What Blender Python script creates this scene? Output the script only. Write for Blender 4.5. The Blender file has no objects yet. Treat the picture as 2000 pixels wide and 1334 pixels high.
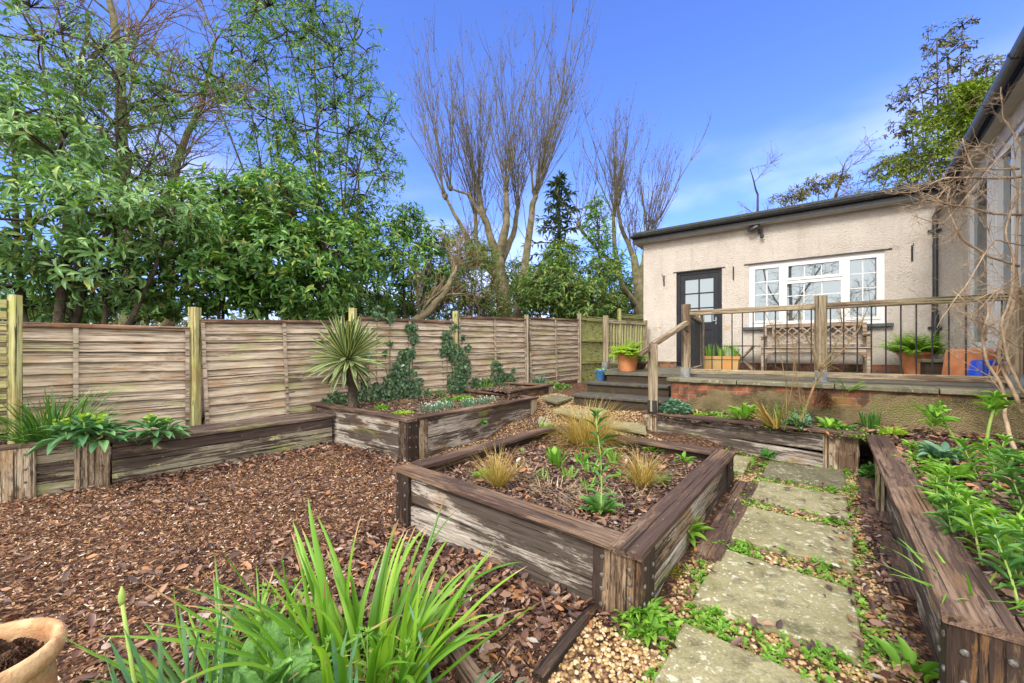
import bpy, math, random
import numpy as np
from mathutils import Vector, Matrix
random.seed(7); RG=np.random.default_rng(7)
sc=bpy.context.scene
# ---------- camera ----------
EYE=1.31; FP=780.0; HX=1000.0; HY=685.0
cam=bpy.data.cameras.new('camera'); co=bpy.data.objects.new('camera',cam); sc.collection.objects.link(co)
co.location=(0,0,EYE); co.rotation_euler=(math.radians(90),0,0)
cam.sensor_width=36; cam.lens=FP/2000*36; cam.shift_y=(HY-667)/2000; cam.clip_start=.05; cam.clip_end=2000
sc.camera=co
# ---------- world: clear blue ahead, bright cloud overhead and behind ----------
w=bpy.data.worlds.new('World'); sc.world=w; w.use_nodes=True
nt=w.node_tree; nt.nodes.clear(); N=nt.nodes.new; L=nt.links.new
SUN_EL=math.radians(42); SUN_AZ=math.radians(215)   # azimuth clockwise from +Y
out=N('ShaderNodeOutputWorld'); bg=N('ShaderNodeBackground'); bg2=N('ShaderNodeBackground'); mx=N('ShaderNodeMixShader')
sky=N('ShaderNodeTexSky'); sky.sky_type='NISHITA'; sky.sun_disc=False; sky.sun_elevation=SUN_EL; sky.sun_rotation=SUN_AZ
tint=N('ShaderNodeMix'); tint.data_type='RGBA'; tint.blend_type='MULTIPLY'; tint.inputs[0].default_value=1
tint.inputs[7].default_value=(.70,.91,1.66,1)
L(sky.outputs[0],tint.inputs[6]); L(tint.outputs[2],bg.inputs[0]); bg.inputs[1].default_value=.14
bg2.inputs[0].default_value=(1.0,.975,.935,1); bg2.inputs[1].default_value=1.7
tc=N('ShaderNodeTexCoord'); sep=N('ShaderNodeSeparateXYZ'); L(tc.outputs['Generated'],sep.inputs[0])
def mr(a,b,src,c=0,d=1,typ='SMOOTHSTEP'):
    m=N('ShaderNodeMapRange'); m.interpolation_type=typ
    m.inputs[1].default_value=a; m.inputs[2].default_value=b; m.inputs[3].default_value=c; m.inputs[4].default_value=d
    L(src,m.inputs[0]); return m.outputs[0]
def mth(op,a,b):
    m=N('ShaderNodeMath'); m.operation=op
    for i,v in enumerate((a,b)):
        if isinstance(v,(int,float)): m.inputs[i].default_value=v
        else: L(v,m.inputs[i])
    return m.outputs[0]
nz=N('ShaderNodeTexNoise'); nz.inputs['Scale'].default_value=2.2; nz.inputs['Detail'].default_value=5
mp=N('ShaderNodeMapping'); mp.inputs['Scale'].default_value=(.7,.7,1.9); mp.inputs['Rotation'].default_value=(0,.5,0); mp.inputs['Location'].default_value=(3.1,1.2,.4)
L(tc.outputs['Generated'],mp.inputs[0]); L(mp.outputs[0],nz.inputs[0])
nn=mth('MULTIPLY_ADD',nz.outputs[0],.25); 
over=mr(.74,.95,sep.outputs[2]); back=mr(.53,.12,sep.outputs[1])
wisp=mr(.46,.68,nz.outputs[0],0,.55)
low=mr(.52,.10,sep.outputs[2],0,1); wl=mth('MULTIPLY',wisp,low)
horizon=mr(.10,-.04,sep.outputs[2],0,.35)
f=mth('MAXIMUM',mth('MAXIMUM',over,back),mth('MAXIMUM',wl,horizon))
L(f,mx.inputs[0]); L(bg.outputs[0],mx.inputs[1]); L(bg2.outputs[0],mx.inputs[2]); L(mx.outputs[0],out.inputs[0])
# ---------- sun, veiled by thin cloud ----------
sl=bpy.data.lights.new('sun','SUN'); sl.energy=2.0; sl.angle=math.radians(16); sl.color=(1,.93,.82)
so=bpy.data.objects.new('sun',sl); sc.collection.objects.link(so)
sd=Vector((math.sin(SUN_AZ)*math.cos(SUN_EL),math.cos(SUN_AZ)*math.cos(SUN_EL),math.sin(SUN_EL)))
so.rotation_euler=sd.to_track_quat('Z','Y').to_euler(); so.location=sd*50
sc.view_settings.view_transform='Standard'; sc.view_settings.look='None'; sc.view_settings.exposure=.7; sc.view_settings.gamma=1
sc.cycles.max_bounces=6; sc.cycles.diffuse_bounces=3; sc.cycles.glossy_bounces=3; sc.cycles.transmission_bounces=3; sc.cycles.caustics_reflective=False
# ---------- object helpers ----------
COL=sc.collection; WM={}
def tag(o,label=None,cat=None,group=None,kind=None):
    for k,v in (('label',label),('category',cat),('group',group),('kind',kind)):
        if v: o[k]=v
    return o
def thing(name,loc,label,cat,group=None):
    o=bpy.data.objects.new(name,None); COL.objects.link(o); o.location=loc; o.empty_display_size=.1
    WM[o.name]=Matrix.Translation(Vector(loc)); return tag(o,label,cat,group)
def link(name,me,mat,parent=None,M=None,smooth=False):
    if mat is not None and not me.materials:
        for m in (mat if isinstance(mat,(list,tuple)) else [mat]): me.materials.append(m)
    if smooth: me.polygons.foreach_set('use_smooth',[True]*len(me.polygons))
    o=bpy.data.objects.new(name,me); COL.objects.link(o); M=M or Matrix.Identity(4)
    WM[o.name]=M
    if parent is not None:
        o.parent=parent; o.matrix_basis=WM[parent.name].inverted()@M
    else: o.matrix_basis=M
    return o
def solo(o,loc):   # give a top-level mesh its origin at its base
    loc=Vector(loc); o.data.transform(Matrix.Translation(-loc)); o.location=loc; WM[o.name]=Matrix.Translation(loc); return o
def npmesh(V,F,name='m'):
    V=np.asarray(V,dtype=np.float32); F=np.asarray(F,dtype=np.int32); k=F.shape[1]
    me=bpy.data.meshes.new(name); me.vertices.add(len(V)); me.vertices.foreach_set('co',V.ravel())
    me.loops.add(F.size); me.loops.foreach_set('vertex_index',F.ravel())
    me.polygons.add(len(F)); me.polygons.foreach_set('loop_start',np.arange(0,F.size,k,dtype=np.int32))
    me.update(calc_edges=True); return me
class MB:
    def __init__(s): s.v=[]; s.f=[]; s.mi=[]
    def add(s,vs,fs,mi=0):
        n=len(s.v); s.v.extend([tuple(float(c) for c in v) for v in vs]); s.f.extend([tuple(i+n for i in f) for f in fs]); s.mi.extend([mi]*len(fs)); return s
    def box(s,a,b,mi=0,M=None):
        x0,y0,z0=a; x1,y1,z1=b
        vs=[Vector((x,y,z)) for z in (z0,z1) for x,y in ((x0,y0),(x1,y0),(x1,y1),(x0,y1))]
        if M is not None: vs=[M@v for v in vs]
        return s.add(vs,[(0,3,2,1),(4,5,6,7),(0,1,5,4),(1,2,6,5),(2,3,7,6),(3,0,4,7)],mi)
    def prism(s,poly,z0,z1,mi=0):
        n=len(poly); a=sum(poly[i][0]*poly[(i+1)%n][1]-poly[(i+1)%n][0]*poly[i][1] for i in range(n))
        if a<0: poly=poly[::-1]
        vs=[(p[0],p[1],z0) for p in poly]+[(p[0],p[1],z1) for p in poly]
        return s.add(vs,[tuple(range(n))[::-1],tuple(range(n,2*n))]+[(i,(i+1)%n,(i+1)%n+n,i+n) for i in range(n)],mi)
    def tube(s,pts,rad,k=6,mi=0,cap=True):
        P=np.asarray(pts,float); n=len(P); R=np.full(n,rad) if np.isscalar(rad) else np.asarray(rad,float)
        T=np.empty_like(P); T[1:-1]=P[2:]-P[:-2]; T[0]=P[1]-P[0]; T[-1]=P[-1]-P[-2]
        T/=np.linalg.norm(T,axis=1)[:,None]+1e-9
        m=np.abs(T.mean(0)); ref=np.eye(3)[int(np.argmin(m))]
        A=np.cross(T,ref); A/=np.linalg.norm(A,axis=1)[:,None]+1e-9; B=np.cross(T,A)
        th=np.arange(k)*2*math.pi/k
        V=P[:,None]+R[:,None,None]*(np.cos(th)[None,:,None]*A[:,None]+np.sin(th)[None,:,None]*B[:,None])
        fs=[(i*k+j,i*k+(j+1)%k,(i+1)*k+(j+1)%k,(i+1)*k+j) for i in range(n-1) for j in range(k)]
        if cap: fs+=[tuple(range(k))[::-1],tuple(range((n-1)*k,n*k))]
        nn=len(s.v); s.v.extend(map(tuple,V.reshape(-1,3).tolist())); s.f.extend([tuple(i+nn for i in f) for f in fs]); s.mi.extend([mi]*len(fs)); return s
    def lathe(s,c,prof,k=24,mi=0,sx=1,sy=1,wob=0):
        vs=[];fs=[]; n=len(prof)
        for r,z in prof:
            for j in range(k):
                t=2*math.pi*j/k; q=r*(1+wob*math.sin(3*t+z*9)); vs.append((c[0]+q*math.cos(t)*sx,c[1]+q*math.sin(t)*sy,c[2]+z))
        for i in range(n-1):
            for j in range(k): fs.append((i*k+j,i*k+(j+1)%k,(i+1)*k+(j+1)%k,(i+1)*k+j))
        fs.append(tuple(range(k))[::-1]); fs.append(tuple(range((n-1)*k,n*k)))
        return s.add(vs,fs,mi)
    def mesh(s,name='m'):
        me=bpy.data.meshes.new(name); me.from_pydata(s.v,[],s.f)
        if any(s.mi): me.polygons.foreach_set('material_index',s.mi)
        me.update(); return me
    def build(s,name,mat,parent=None,M=None,smooth=False): return link(name,s.mesh(name),mat,parent,M,smooth)
def frame(p0,p1,up=(0,0,1)):
    p0=Vector(p0); p1=Vector(p1); x=(p1-p0); ln=x.length; x.normalize(); up=Vector(up)
    if abs(x.dot(up))>.98: up=Vector((0,1,0))
    y=up.cross(x).normalized(); z=x.cross(y)
    M=Matrix((x,y,z)).transposed().to_4x4(); M.translation=p0; return M,ln
def beam_mesh(ln,w,h,jit=.002,ch=.007,seg=.12,endjit=0,wave=0):
    n=max(2,int(ln/seg)+1); vs=[];fs=[]; c=min(ch,w*.2,h*.2)
    prof=[(-w/2+c,-h/2),(w/2-c,-h/2),(w/2,-h/2+c),(w/2,h/2-c),(w/2-c,h/2),(-w/2+c,h/2),(-w/2,h/2-c),(-w/2,-h/2+c)]
    ph=random.random()*9
    for i in range(n+1):
        x=ln*i/n; b=wave*math.sin(ph+x*3.1)+wave*.6*math.sin(ph*2+x*7.3)
        for (a,q) in prof: vs.append((x,a+random.uniform(-jit,jit),q+random.uniform(-jit,jit)+(b if q<0 else b*.3)))
    for i in range(n):
        for j in range(8): fs.append((i*8+j,i*8+(j+1)%8,(i+1)*8+(j+1)%8,(i+1)*8+j))
    fs.append(tuple(range(8))[::-1]); fs.append(tuple(range(n*8,n*8+8)))
    return [(v[0],v[1],v[2]) for v in vs],[f[::-1] for f in fs]
def beam(name,mat,parent,p0,p1,w,h,up=(0,0,1),jit=.002,ch=.007,wave=0):
    M,ln=frame(p0,p1,up); v,f=beam_mesh(ln,w,h,jit,ch,wave=wave)
    return MB().add(v,f).build(name,mat,parent,M)
def addbeam(mb,p0,p1,w,h,up=(0,0,1),jit=.001,ch=.004,Minv=None,mi=0):
    M,ln=frame(p0,p1,up); v,f=beam_mesh(ln,w,h,jit,ch,seg=.4)
    if Minv is not None: M=Minv@M
    mb.add([M@Vector(q) for q in v],f,mi); return mb
def G(px,py,z=0.0):
    d=(EYE-z)*FP/(py-HY); return Vector(((px-HX)/FP*d,d,z))
def W(px,py,d): return Vector(((px-HX)/FP*d,d,EYE-(py-HY)/FP*d))
# ---------- materials ----------
class NB:
    def __init__(s,name,rough=.8,spec=.3):
        s.m=bpy.data.materials.new(name); s.m.use_nodes=True; s.t=s.m.node_tree; s.b=s.t.nodes['Principled BSDF']
        s.b.inputs['Roughness'].default_value=rough; s.b.inputs['Specular IOR Level'].default_value=spec
    def n(s,t,**k):
        x=s.t.nodes.new('ShaderNode'+t)
        for a,b in k.items(): setattr(x,a,b)
        return x
    def l(s,a,b): s.t.links.new(a,b)
    def put(s,i,v):
        if hasattr(v,'is_output') or hasattr(v,'links'): s.l(v,i)
        else: i.default_value=v
    def co(s,scale=(1,1,1),rnd=True,island=False):
        tc=s.n('TexCoord'); mp=s.n('Mapping'); mp.inputs['Scale'].default_value=scale; s.l(tc.outputs['Object'],mp.inputs[0])
        if rnd:
            a=s.n('VectorMath',operation='ADD'); s.l(mp.outputs[0],a.inputs[0]); m=s.n('Math',operation='MULTIPLY'); m.inputs[1].default_value=37
            if island: s.l(s.n('NewGeometry').outputs['Random Per Island'],m.inputs[0])
            else: s.l(s.n('ObjectInfo').outputs['Random'],m.inputs[0])
            s.l(m.outputs[0],a.inputs[1]); return a.outputs[0]
        return mp.outputs[0]
    def noise(s,v,sc=1,det=4,rough=.55,dist=0):
        x=s.n('TexNoise'); s.l(v,x.inputs['Vector']); x.inputs['Scale'].default_value=sc; x.inputs['Detail'].default_value=det; x.inputs['Roughness'].default_value=rough; x.inputs['Distortion'].default_value=dist; return x.outputs[0]
    def vor(s,v,sc=1,feat='F1',o=0,rnd=1):
        x=s.n('TexVoronoi',feature=feat); s.l(v,x.inputs['Vector']); x.inputs['Scale'].default_value=sc; x.inputs['Randomness'].default_value=rnd; return x.outputs[o]
    def mr(s,v,a,b,c=0.,d=1.):
        x=s.n('MapRange'); s.l(v,x.inputs[0]); x.inputs[1].default_value=a; x.inputs[2].default_value=b; x.inputs[3].default_value=c; x.inputs[4].default_value=d; return x.outputs[0]
    def ramp(s,v,cols):
        x=s.n('ValToRGB'); s.l(v,x.inputs[0]); e=x.color_ramp.elements
        while len(e)<len(cols): e.new(.5)
        for i,c in enumerate(cols):
            p,c=c if isinstance(c[1],(tuple,list)) else (i/(len(cols)-1),c)
            e[i].position=p; e[i].color=(*c,1)
        return x.outputs[0]
    def mix(s,f,a,b,bt='MIX'):
        x=s.n('Mix',data_type='RGBA',blend_type=bt); s.put(x.inputs[0],f)
        for i,v in ((6,a),(7,b)):
            s.put(x.inputs[i],(*v,1) if isinstance(v,tuple) and len(v)==3 else v)
        return x.outputs[2]
    def mul(s,a,b,op='MULTIPLY'):
        x=s.n('Math',operation=op); s.put(x.inputs[0],a); s.put(x.inputs[1],b); return x.outputs[0]
    def bump(s,h,st=.4,dist=.01,prev=None):
        x=s.n('Bump'); x.inputs['Strength'].default_value=st; x.inputs['Distance'].default_value=dist; s.l(h,x.inputs['Height'])
        if prev is not None: s.l(prev,x.inputs['Normal'])
        s.l(x.outputs[0],s.b.inputs['Normal']); return x.outputs[0]
    def color(s,c):
        s.put(s.b.inputs['Base Color'],(*c,1) if isinstance(c,tuple) and len(c)==3 else c); return s
def wood(name,dark,mid,light,stain=.5,stainc=(.03,.02,.018),green=None,gamt=.0,rough=.75,island=False,gs=9,spotc=None,spot=.0,warm=None,bs=.55):
    """weathered timber: grain along local X, sharp-edged wet patches, knots, algae and lichen"""
    b=NB(name,rough,.25); gs=gs*2.1; v=b.co((.9,gs,gs),island=island); v2=b.co((1.1,2.6,2.6),island=island)
    g=b.noise(v,2.4,8,.72,.12); g2=b.noise(b.co((2.2,gs*3.2,gs*3.2),island=island),1.8,5,.7)
    gg=b.mul(b.mul(g,.72),b.mul(g2,.28),'ADD')
    c=b.ramp(gg,[(.36,dark),(.46,mid),(.56,light),(.68,tuple(min(1,x*1.2) for x in light))])
    if warm: c=b.mix(b.mr(b.noise(v2,2.1,4),.52,.68,0,.75),c,warm)
    s=b.mul(b.mul(b.noise(b.co((.9,4.0,4.0),island=island),1.0,9,.72,.3),b.mul(gg,.75),'ADD'),.25,'SUBTRACT')
    sm=b.mr(s,.725-stain*.24,.765-stain*.24)          # fraction covered grows with stain
    dk=b.mix(b.mr(g2,.3,.7),stainc,tuple(x*2.6 for x in stainc))
    c=b.mix(b.mul(sm,.93),c,dk)
    if green: c=b.mix(b.mul(b.mr(b.noise(v2,1.1,6,.65),.62-gamt*.25,.70-gamt*.25),b.mr(b.noise(v,4,3),.3,.6)),c,green)
    if spotc: c=b.mix(b.mul(b.mr(b.noise(b.co((1,1.6,1.6),island=island),2.3,9,.8),.66-spot*.2,.69-spot*.2),b.mr(b.noise(b.co((60,60,60)),1,2),.35,.5)),c,spotc)
    # long drying cracks
    cr=b.mr(b.noise(b.co((.5,38,38),island=island),1.5,4,.6),.575,.62); c=b.mix(b.mul(cr,.85),c,(.014,.010,.009))
    kn=b.mul(b.vor(b.co((1.3,5.5,5.5),island=island),1.0),b.mul(g2,.06),'ADD'); km=b.mr(kn,.115,.07); c=b.mix(b.mul(km,.8),c,(.035,.02,.013))
    b.color(c); b.put(b.b.inputs['Roughness'],b.mr(sm,0,1,rough,rough-.12))
    h=b.mul(gg,b.mul(cr,.5),'SUBTRACT'); b.bump(h,min(1,bs*1.4),.012); return b.m
def flat(name,c1,c2,sc=8,rough=.7,bump=.3,spec=.3,metal=0,dist=.006,det=5):
    b=NB(name,rough,spec); v=b.co((1,1,1)); n=b.noise(v,sc,det); b.color(b.ramp(n,[(.35,c1),(.65,c2)])); b.bump(b.noise(v,sc*5,4),bump,dist)
    b.b.inputs['Metallic'].default_value=metal; return b.m
def leafm(name,cols,rough=.42,spec=.4,trans=.25,vein=False,tip=None):
    b=NB(name,rough,spec); g=b.n('NewGeometry'); r=g.outputs['Random Per Island']
    c=b.ramp(r,cols); n=b.noise(b.co((1,1,1),rnd=False),3,3); c=b.mix(b.mr(n,.3,.7,0,.45),c,b.mix(1,c,(.62,.70,.62),'MULTIPLY'))
    b.color(c); b.put(b.b.inputs['Roughness'],b.mr(r,0,1,rough-.08,rough+.12))
    if trans:
        tr=b.n('BsdfTranslucent'); b.l(b.mix(1,c,(1.3,1.4,.6),'MULTIPLY'),tr.inputs[0]); m=b.n('MixShader'); m.inputs[0].default_value=trans
        o=b.t.nodes['Material Output']; b.l(b.b.outputs[0],m.inputs[1]); b.l(tr.outputs[0],m.inputs[2]); b.l(m.outputs[0],o.inputs[0])
    return b.m
m_sleeper=wood('silvered_sleeper',(.10,.082,.07),(.30,.26,.225),(.52,.475,.425),stain=.52,stainc=(.030,.021,.017),green=(.17,.19,.06),gamt=.08,warm=(.28,.155,.07))
m_cap=wood('wet_cap',(.045,.027,.020),(.125,.078,.055),(.24,.165,.12),stain=.5,stainc=(.035,.021,.018),rough=.72,gs=11,green=(.34,.27,.17),gamt=-.06,warm=(.19,.10,.045))
m_postw=wood('striped_post',(.028,.017,.012),(.11,.067,.042),(.33,.235,.155),stain=.66,stainc=(.018,.012,.011),gs=13,warm=(.19,.095,.035),bs=.9)
m_postl=wood('pale_post',(.05,.033,.02),(.30,.22,.15),(.52,.45,.34),stain=.35,stainc=(.06,.034,.02),gs=13,warm=(.36,.2,.06),green=(.22,.24,.09),gamt=.1,bs=.9)
m_seat=wood('seat_board',(.035,.024,.02),(.11,.075,.06),(.22,.17,.14),stain=.55,stainc=(.03,.02,.018),spotc=(.50,.48,.30),spot=.33,green=(.20,.2,.08),gamt=.05)
m_seatl=wood('seat_face',(.10,.085,.06),(.24,.21,.15),(.40,.36,.27),stain=.50,stainc=(.035,.024,.02),spotc=(.52,.50,.24),spot=.4,green=(.25,.26,.10),gamt=.3)
m_fence=wood('lap_board',(.19,.135,.105),(.355,.28,.21),(.54,.455,.36),stain=.18,stainc=(.12,.08,.055),green=(.33,.33,.15),gamt=.27,island=True,gs=7,warm=(.36,.22,.12),bs=.4)
m_fencecap=wood('fence_cap',(.06,.035,.022),(.20,.115,.07),(.38,.26,.18),stain=.52,stainc=(.05,.03,.022),green=(.25,.24,.08),gamt=.1,gs=9,warm=(.33,.15,.06))
m_fpost=wood('green_post',(.20,.19,.07),(.36,.35,.14),(.50,.48,.25),stain=.22,stainc=(.16,.13,.06),green=(.42,.44,.14),gamt=.3,gs=8,warm=(.30,.19,.07))
m_gpost=wood('grey_green_post',(.13,.11,.075),(.27,.235,.16),(.40,.35,.26),stain=.15,stainc=(.08,.055,.035),green=(.28,.29,.12),gamt=.3,gs=8)
m_batten=wood('batten_wood',(.15,.11,.08),(.32,.255,.20),(.46,.38,.31),stain=.2,stainc=(.1,.065,.04),green=(.28,.29,.12),gamt=.1,gs=1.5)
m_gate=wood('algae_board',(.17,.17,.06),(.34,.35,.13),(.47,.47,.22),stain=.10,stainc=(.12,.10,.04),green=(.38,.42,.12),gamt=.5,island=True,gs=8)
m_rail=wood('rail_wood',(.09,.07,.045),(.25,.195,.13),(.40,.33,.24),stain=.28,stainc=(.07,.045,.03),green=(.21,.20,.09),gamt=.22,gs=9)
m_bench=wood('bench_wood',(.12,.085,.06),(.31,.24,.18),(.46,.39,.32),stain=.12,stainc=(.12,.06,.03),gs=9,warm=(.24,.13,.07))
m_metal=flat('black_metal',(.012,.012,.015),(.03,.03,.034),20,.4,.1,.5)
m_zinc=flat('zinc_shoe',(.13,.15,.18),(.30,.33,.36),9,.45,.2,.5,.6)
m_bolt=flat('bolt_steel',(.06,.058,.055),(.22,.21,.2),90,.55,.2,.5,.5)
m_terra=flat('terracotta',(.42,.15,.06),(.56,.23,.10),7,.75,.2)
m_terra2=flat('pale_terracotta',(.38,.19,.09),(.60,.40,.23),16,.9,.9,det=8)
m_terraold=flat('mossy_terracotta',(.50,.36,.16),(.62,.28,.09),5,.85,.5)
m_bluegl=flat('blue_glaze',(.03,.10,.25),(.05,.15,.34),9,.2,.05,.6)
m_blue=flat('blue_plastic',(.01,.06,.50),(.015,.08,.62),6,.35,.05)
m_upvc=flat('white_upvc',(.66,.66,.67),(.72,.72,.72),4,.3,.02,.5)
m_door=flat('dark_door_paint',(.008,.009,.014),(.016,.017,.026),12,.35,.12,.3)
m_gutter=flat('black_plastic',(.016,.016,.018),(.035,.035,.037),14,.38,.1,.5)
m_felt=flat('roof_felt',(.04,.045,.045),(.085,.095,.09),40,.9,.8)
m_slate=flat('slate_sill',(.05,.06,.07),(.10,.115,.13),14,.6,.3)
m_soffit=flat('soffit_paint',(.42,.40,.36),(.50,.47,.42),4,.7,.1)
m_white=flat('white_plastic',(.75,.75,.74),(.82,.82,.82),4,.5,.05)
def glassmat():
    b=NB('window_glass',.03,.5); b.color((.10,.12,.13)); b.b.inputs['Roughness'].default_value=.02; b.b.inputs['IOR'].default_value=1.5
    g=b.n('BsdfGlossy'); g.inputs['Roughness'].default_value=.015; g.inputs['Color'].default_value=(.40,.46,.50,1)
    m=b.n('MixShader'); lw=b.n('LayerWeight'); lw.inputs[0].default_value=.45; b.l(b.mr(lw.outputs[0],0,1,.42,1),m.inputs[0])
    o=b.t.nodes['Material Output']; b.l(b.b.outputs[0],m.inputs[1]); b.l(g.outputs[0],m.inputs[2]); b.l(m.outputs[0],o.inputs[0]); return b.m
m_glass=glassmat()
def rendermat():
    b=NB('pebbledash_render',.9,.15); v=b.co((1,1,1),False); n1=b.noise(v,40,6,.65,.6); n2=b.noise(v,2.2,5,.6)
    c=b.ramp(n2,[(.3,(.56,.495,.44)),(.5,(.64,.575,.52)),(.7,(.69,.63,.575))]); c=b.mix(b.mr(n1,.58,.72),c,(.33,.28,.235)); c=b.mix(b.mr(b.noise(b.co((5,5,.45),False),1.6,5,.6),.54,.72,0,.35),c,(.36,.31,.25))
    b.color(c); b.bump(n1,1.0,.04); return b.m
m_render=rendermat()
def roughcast():
    b=NB('mossy_roughcast',.92,.15); v=b.co((1,1,1),False); n=b.noise(v,2.4,6,.6); p=b.vor(v,105); pc=b.vor(v,105,o=1)
    c=b.ramp(n,[(.33,(.045,.04,.022)),(.47,(.16,.13,.065)),(.58,(.26,.20,.11)),(.7,(.20,.20,.07))])
    sp=b.n('SeparateColor'); b.l(pc,sp.inputs[0])
    c=b.mix(b.mul(b.mr(p,.34,.2),b.mr(sp.outputs[0],.55,.9)),c,(.52,.43,.30)); b.color(c); b.bump(b.mul(p,-1),.9,.02); return b.m
m_rough=roughcast()
def brickm(name,c1,c2,mo,sc=1.,dirt=.3):
    b=NB(name,.9,.15); tc=b.n('TexCoord'); sp=b.n('SeparateXYZ'); b.l(tc.outputs['Object'],sp.inputs[0]); cb=b.n('CombineXYZ')
    b.l(sp.outputs[0],cb.inputs[0]); b.l(sp.outputs[2],cb.inputs[1])
    x=b.n('TexBrick'); b.l(cb.outputs[0],x.inputs[0]); x.inputs['Scale'].default_value=1; x.inputs['Brick Width'].default_value=.225*sc; x.inputs['Row Height'].default_value=.075*sc
    x.inputs['Mortar Size'].default_value=.008; x.inputs['Mortar Smooth'].default_value=.3; x.inputs[1].default_value=(*c1,1); x.inputs[2].default_value=(*c2,1); x.inputs[3].default_value=(*mo,1)
    v=b.co((1,1,1),False); c=b.mix(b.mr(b.noise(v,5,6,.65),.5-dirt*.3,.66-dirt*.3,0,.85),x.outputs[0],(.05,.042,.03)); c=b.mix(b.mr(b.noise(v,3.1,5),.56,.7,0,.6),c,(.13,.13,.04))
    b.color(c); h=b.mul(x.outputs[1],-1.); b.bump(b.mul(h,b.mul(b.noise(v,60,4),.5),'ADD'),.8,.01); return b.m
m_brick=brickm('old_brick',(.36,.12,.065),(.27,.085,.05),(.28,.22,.15),dirt=.25)
m_brickd=brickm('damp_brick',(.15,.065,.04),(.08,.045,.03),(.07,.055,.04),dirt=.8)
m_plinth=brickm('plinth_brick',(.38,.15,.09),(.30,.12,.08),(.30,.24,.2),dirt=.15)
def slabmat(name,a,c_,lich,amt,wet=.0):
    b=NB(name,.75,.25); v=b.co((1,1,1)); n=b.noise(v,3.5,7,.65); c=b.ramp(n,[(.32,a),(.68,c_)])
    v3=b.co((1,1,1)); vv=b.n('VectorMath',operation='ADD'); nz=b.n('TexNoise'); b.l(v3,nz.inputs[0]); nz.inputs['Scale'].default_value=40; s_=b.n('VectorMath',operation='SCALE'); b.l(nz.outputs[1],s_.inputs[0]); s_.inputs[3].default_value=.05
    b.l(v3,vv.inputs[0]); b.l(s_.outputs[0],vv.inputs[1])
    for k,(sc_,th) in enumerate(((13,.26),(22,.30),(45,.3))):
        d=b.vor(vv.outputs[0],sc_); pc=b.vor(vv.outputs[0],sc_,o=1); sp=b.n('SeparateColor'); b.l(pc,sp.inputs[0])
        m=b.mul(b.mr(d,th,th-.07),b.mr(sp.outputs[k],.72-amt*.3,.80-amt*.3)); m=b.mul(m,b.mr(b.noise(v,2.2,2),.35,.55,.25,1))
        c=b.mix(b.mul(m,.88),c,lich)
    c=b.mix(b.mr(b.noise(v,9,8,.75),.52,.66,0,.75),c,(.06,.055,.035)); c=b.mix(b.mr(b.noise(v,5.3,7,.7),.55,.68,0,.6),c,(.13,.14,.035)); c=b.mix(b.mr(b.noise(v,90,3),.35,.65,0,.35),c,(.10,.09,.06))
    b.color(c); b.bump(b.mul(n,b.mul(b.noise(v,55,5,.7),.35),'ADD'),.9,.02); return b.m
m_slab=slabmat('lichened_sandstone',(.20,.185,.09),(.37,.335,.20),(.64,.62,.50),.8)
m_slabd=slabmat('dark_sandstone',(.10,.095,.055),(.20,.185,.12),(.50,.49,.36),.3)
m_paving=slabmat('terrace_paving',(.085,.078,.06),(.17,.155,.125),(.30,.28,.2),.05)
m_coping=slabmat('mossy_coping',(.12,.11,.07),(.25,.225,.16),(.42,.40,.30),.1)
m_tread=slabmat('dark_tread',(.035,.032,.034),(.095,.088,.085),(.2,.19,.16),.0)
def groundmat():
    b=NB('ground_mulch',.9,.2); v=b.co((1,1,1),False); n=b.noise(v,26,6,.7); p=b.vor(v,48,o=1); sp=b.n('SeparateColor'); b.l(p,sp.inputs[0])
    c=b.ramp(sp.outputs[0],[(.0,(.045,.022,.015)),(.4,(.13,.065,.038)),(.7,(.25,.13,.07)),(1.,(.37,.22,.13))]); c=b.mix(b.mr(n,.42,.6),c,(.035,.02,.016))
    big=b.noise(v,1.1,4); c=b.mix(b.mr(big,.55,.7,0,.5),c,(.06,.035,.025)); b.color(c); b.bump(b.vor(v,48),.9,.02); return b.m
m_ground=groundmat()
def soilmat():
    b=NB('soil',.92,.2); v=b.co((1,1,1),False); n=b.noise(v,24,7,.7); p=b.vor(v,60,o=1); sp=b.n('SeparateColor'); b.l(p,sp.inputs[0])
    c=b.ramp(n,[(.35,(.018,.012,.010)),(.55,(.06,.038,.028)),(.7,(.14,.09,.06))]); c=b.mix(b.mr(sp.outputs[0],.78,.82),c,(.36,.25,.17)); b.color(c); b.bump(n,1,.03); return b.m
m_soil=soilmat()
# ---------- ground ----------
CP=[(-4,3,0),(-3,5,0),(-1.2,4.5,0),(-.9,2.9,0),(-.3,1.2,.02),(0,1.7,.03),(.4,1.75,.085),(.6,1.2,.10),(1.2,2.0,.12),(1.9,3.4,.135),(2.8,3.7,.15),(2.0,2.4,.13),(-.2,5.5,0.02),(.35,6.3,.16),(.25,5.2,.04),(.95,5.4,.3),(1.5,5.0,.26),
    (1.0,6.3,.42),(1.9,5.6,.43),(.5,7.6,.43),(1,9,.45),(2,11,.45),(-1,9,.42),(-3,8,.3),(-6,5,.2),(1.0,.2,.1),(-2,0,0),(8,5,.4),(4,14,.5),(-8,12,.4),(-12,4,.2)]
CPA=np.array(CP)
def gz(x,y):
    x=np.asarray(x,float); y=np.asarray(y,float)
    d=(x[...,None]-CPA[:,0])**2+(y[...,None]-CPA[:,1])**2
    w_=1/(d+.05)**2.2; return (w_*CPA[:,2]).sum(-1)/w_.sum(-1)
def gzf(x,y): return float(gz(x,y))
xs=np.concatenate([[-600,-200,-80,-40,-22,-14,-10],np.arange(-8,7.01,.08),[9,12,16,24,45,90,220,600]])
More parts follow.
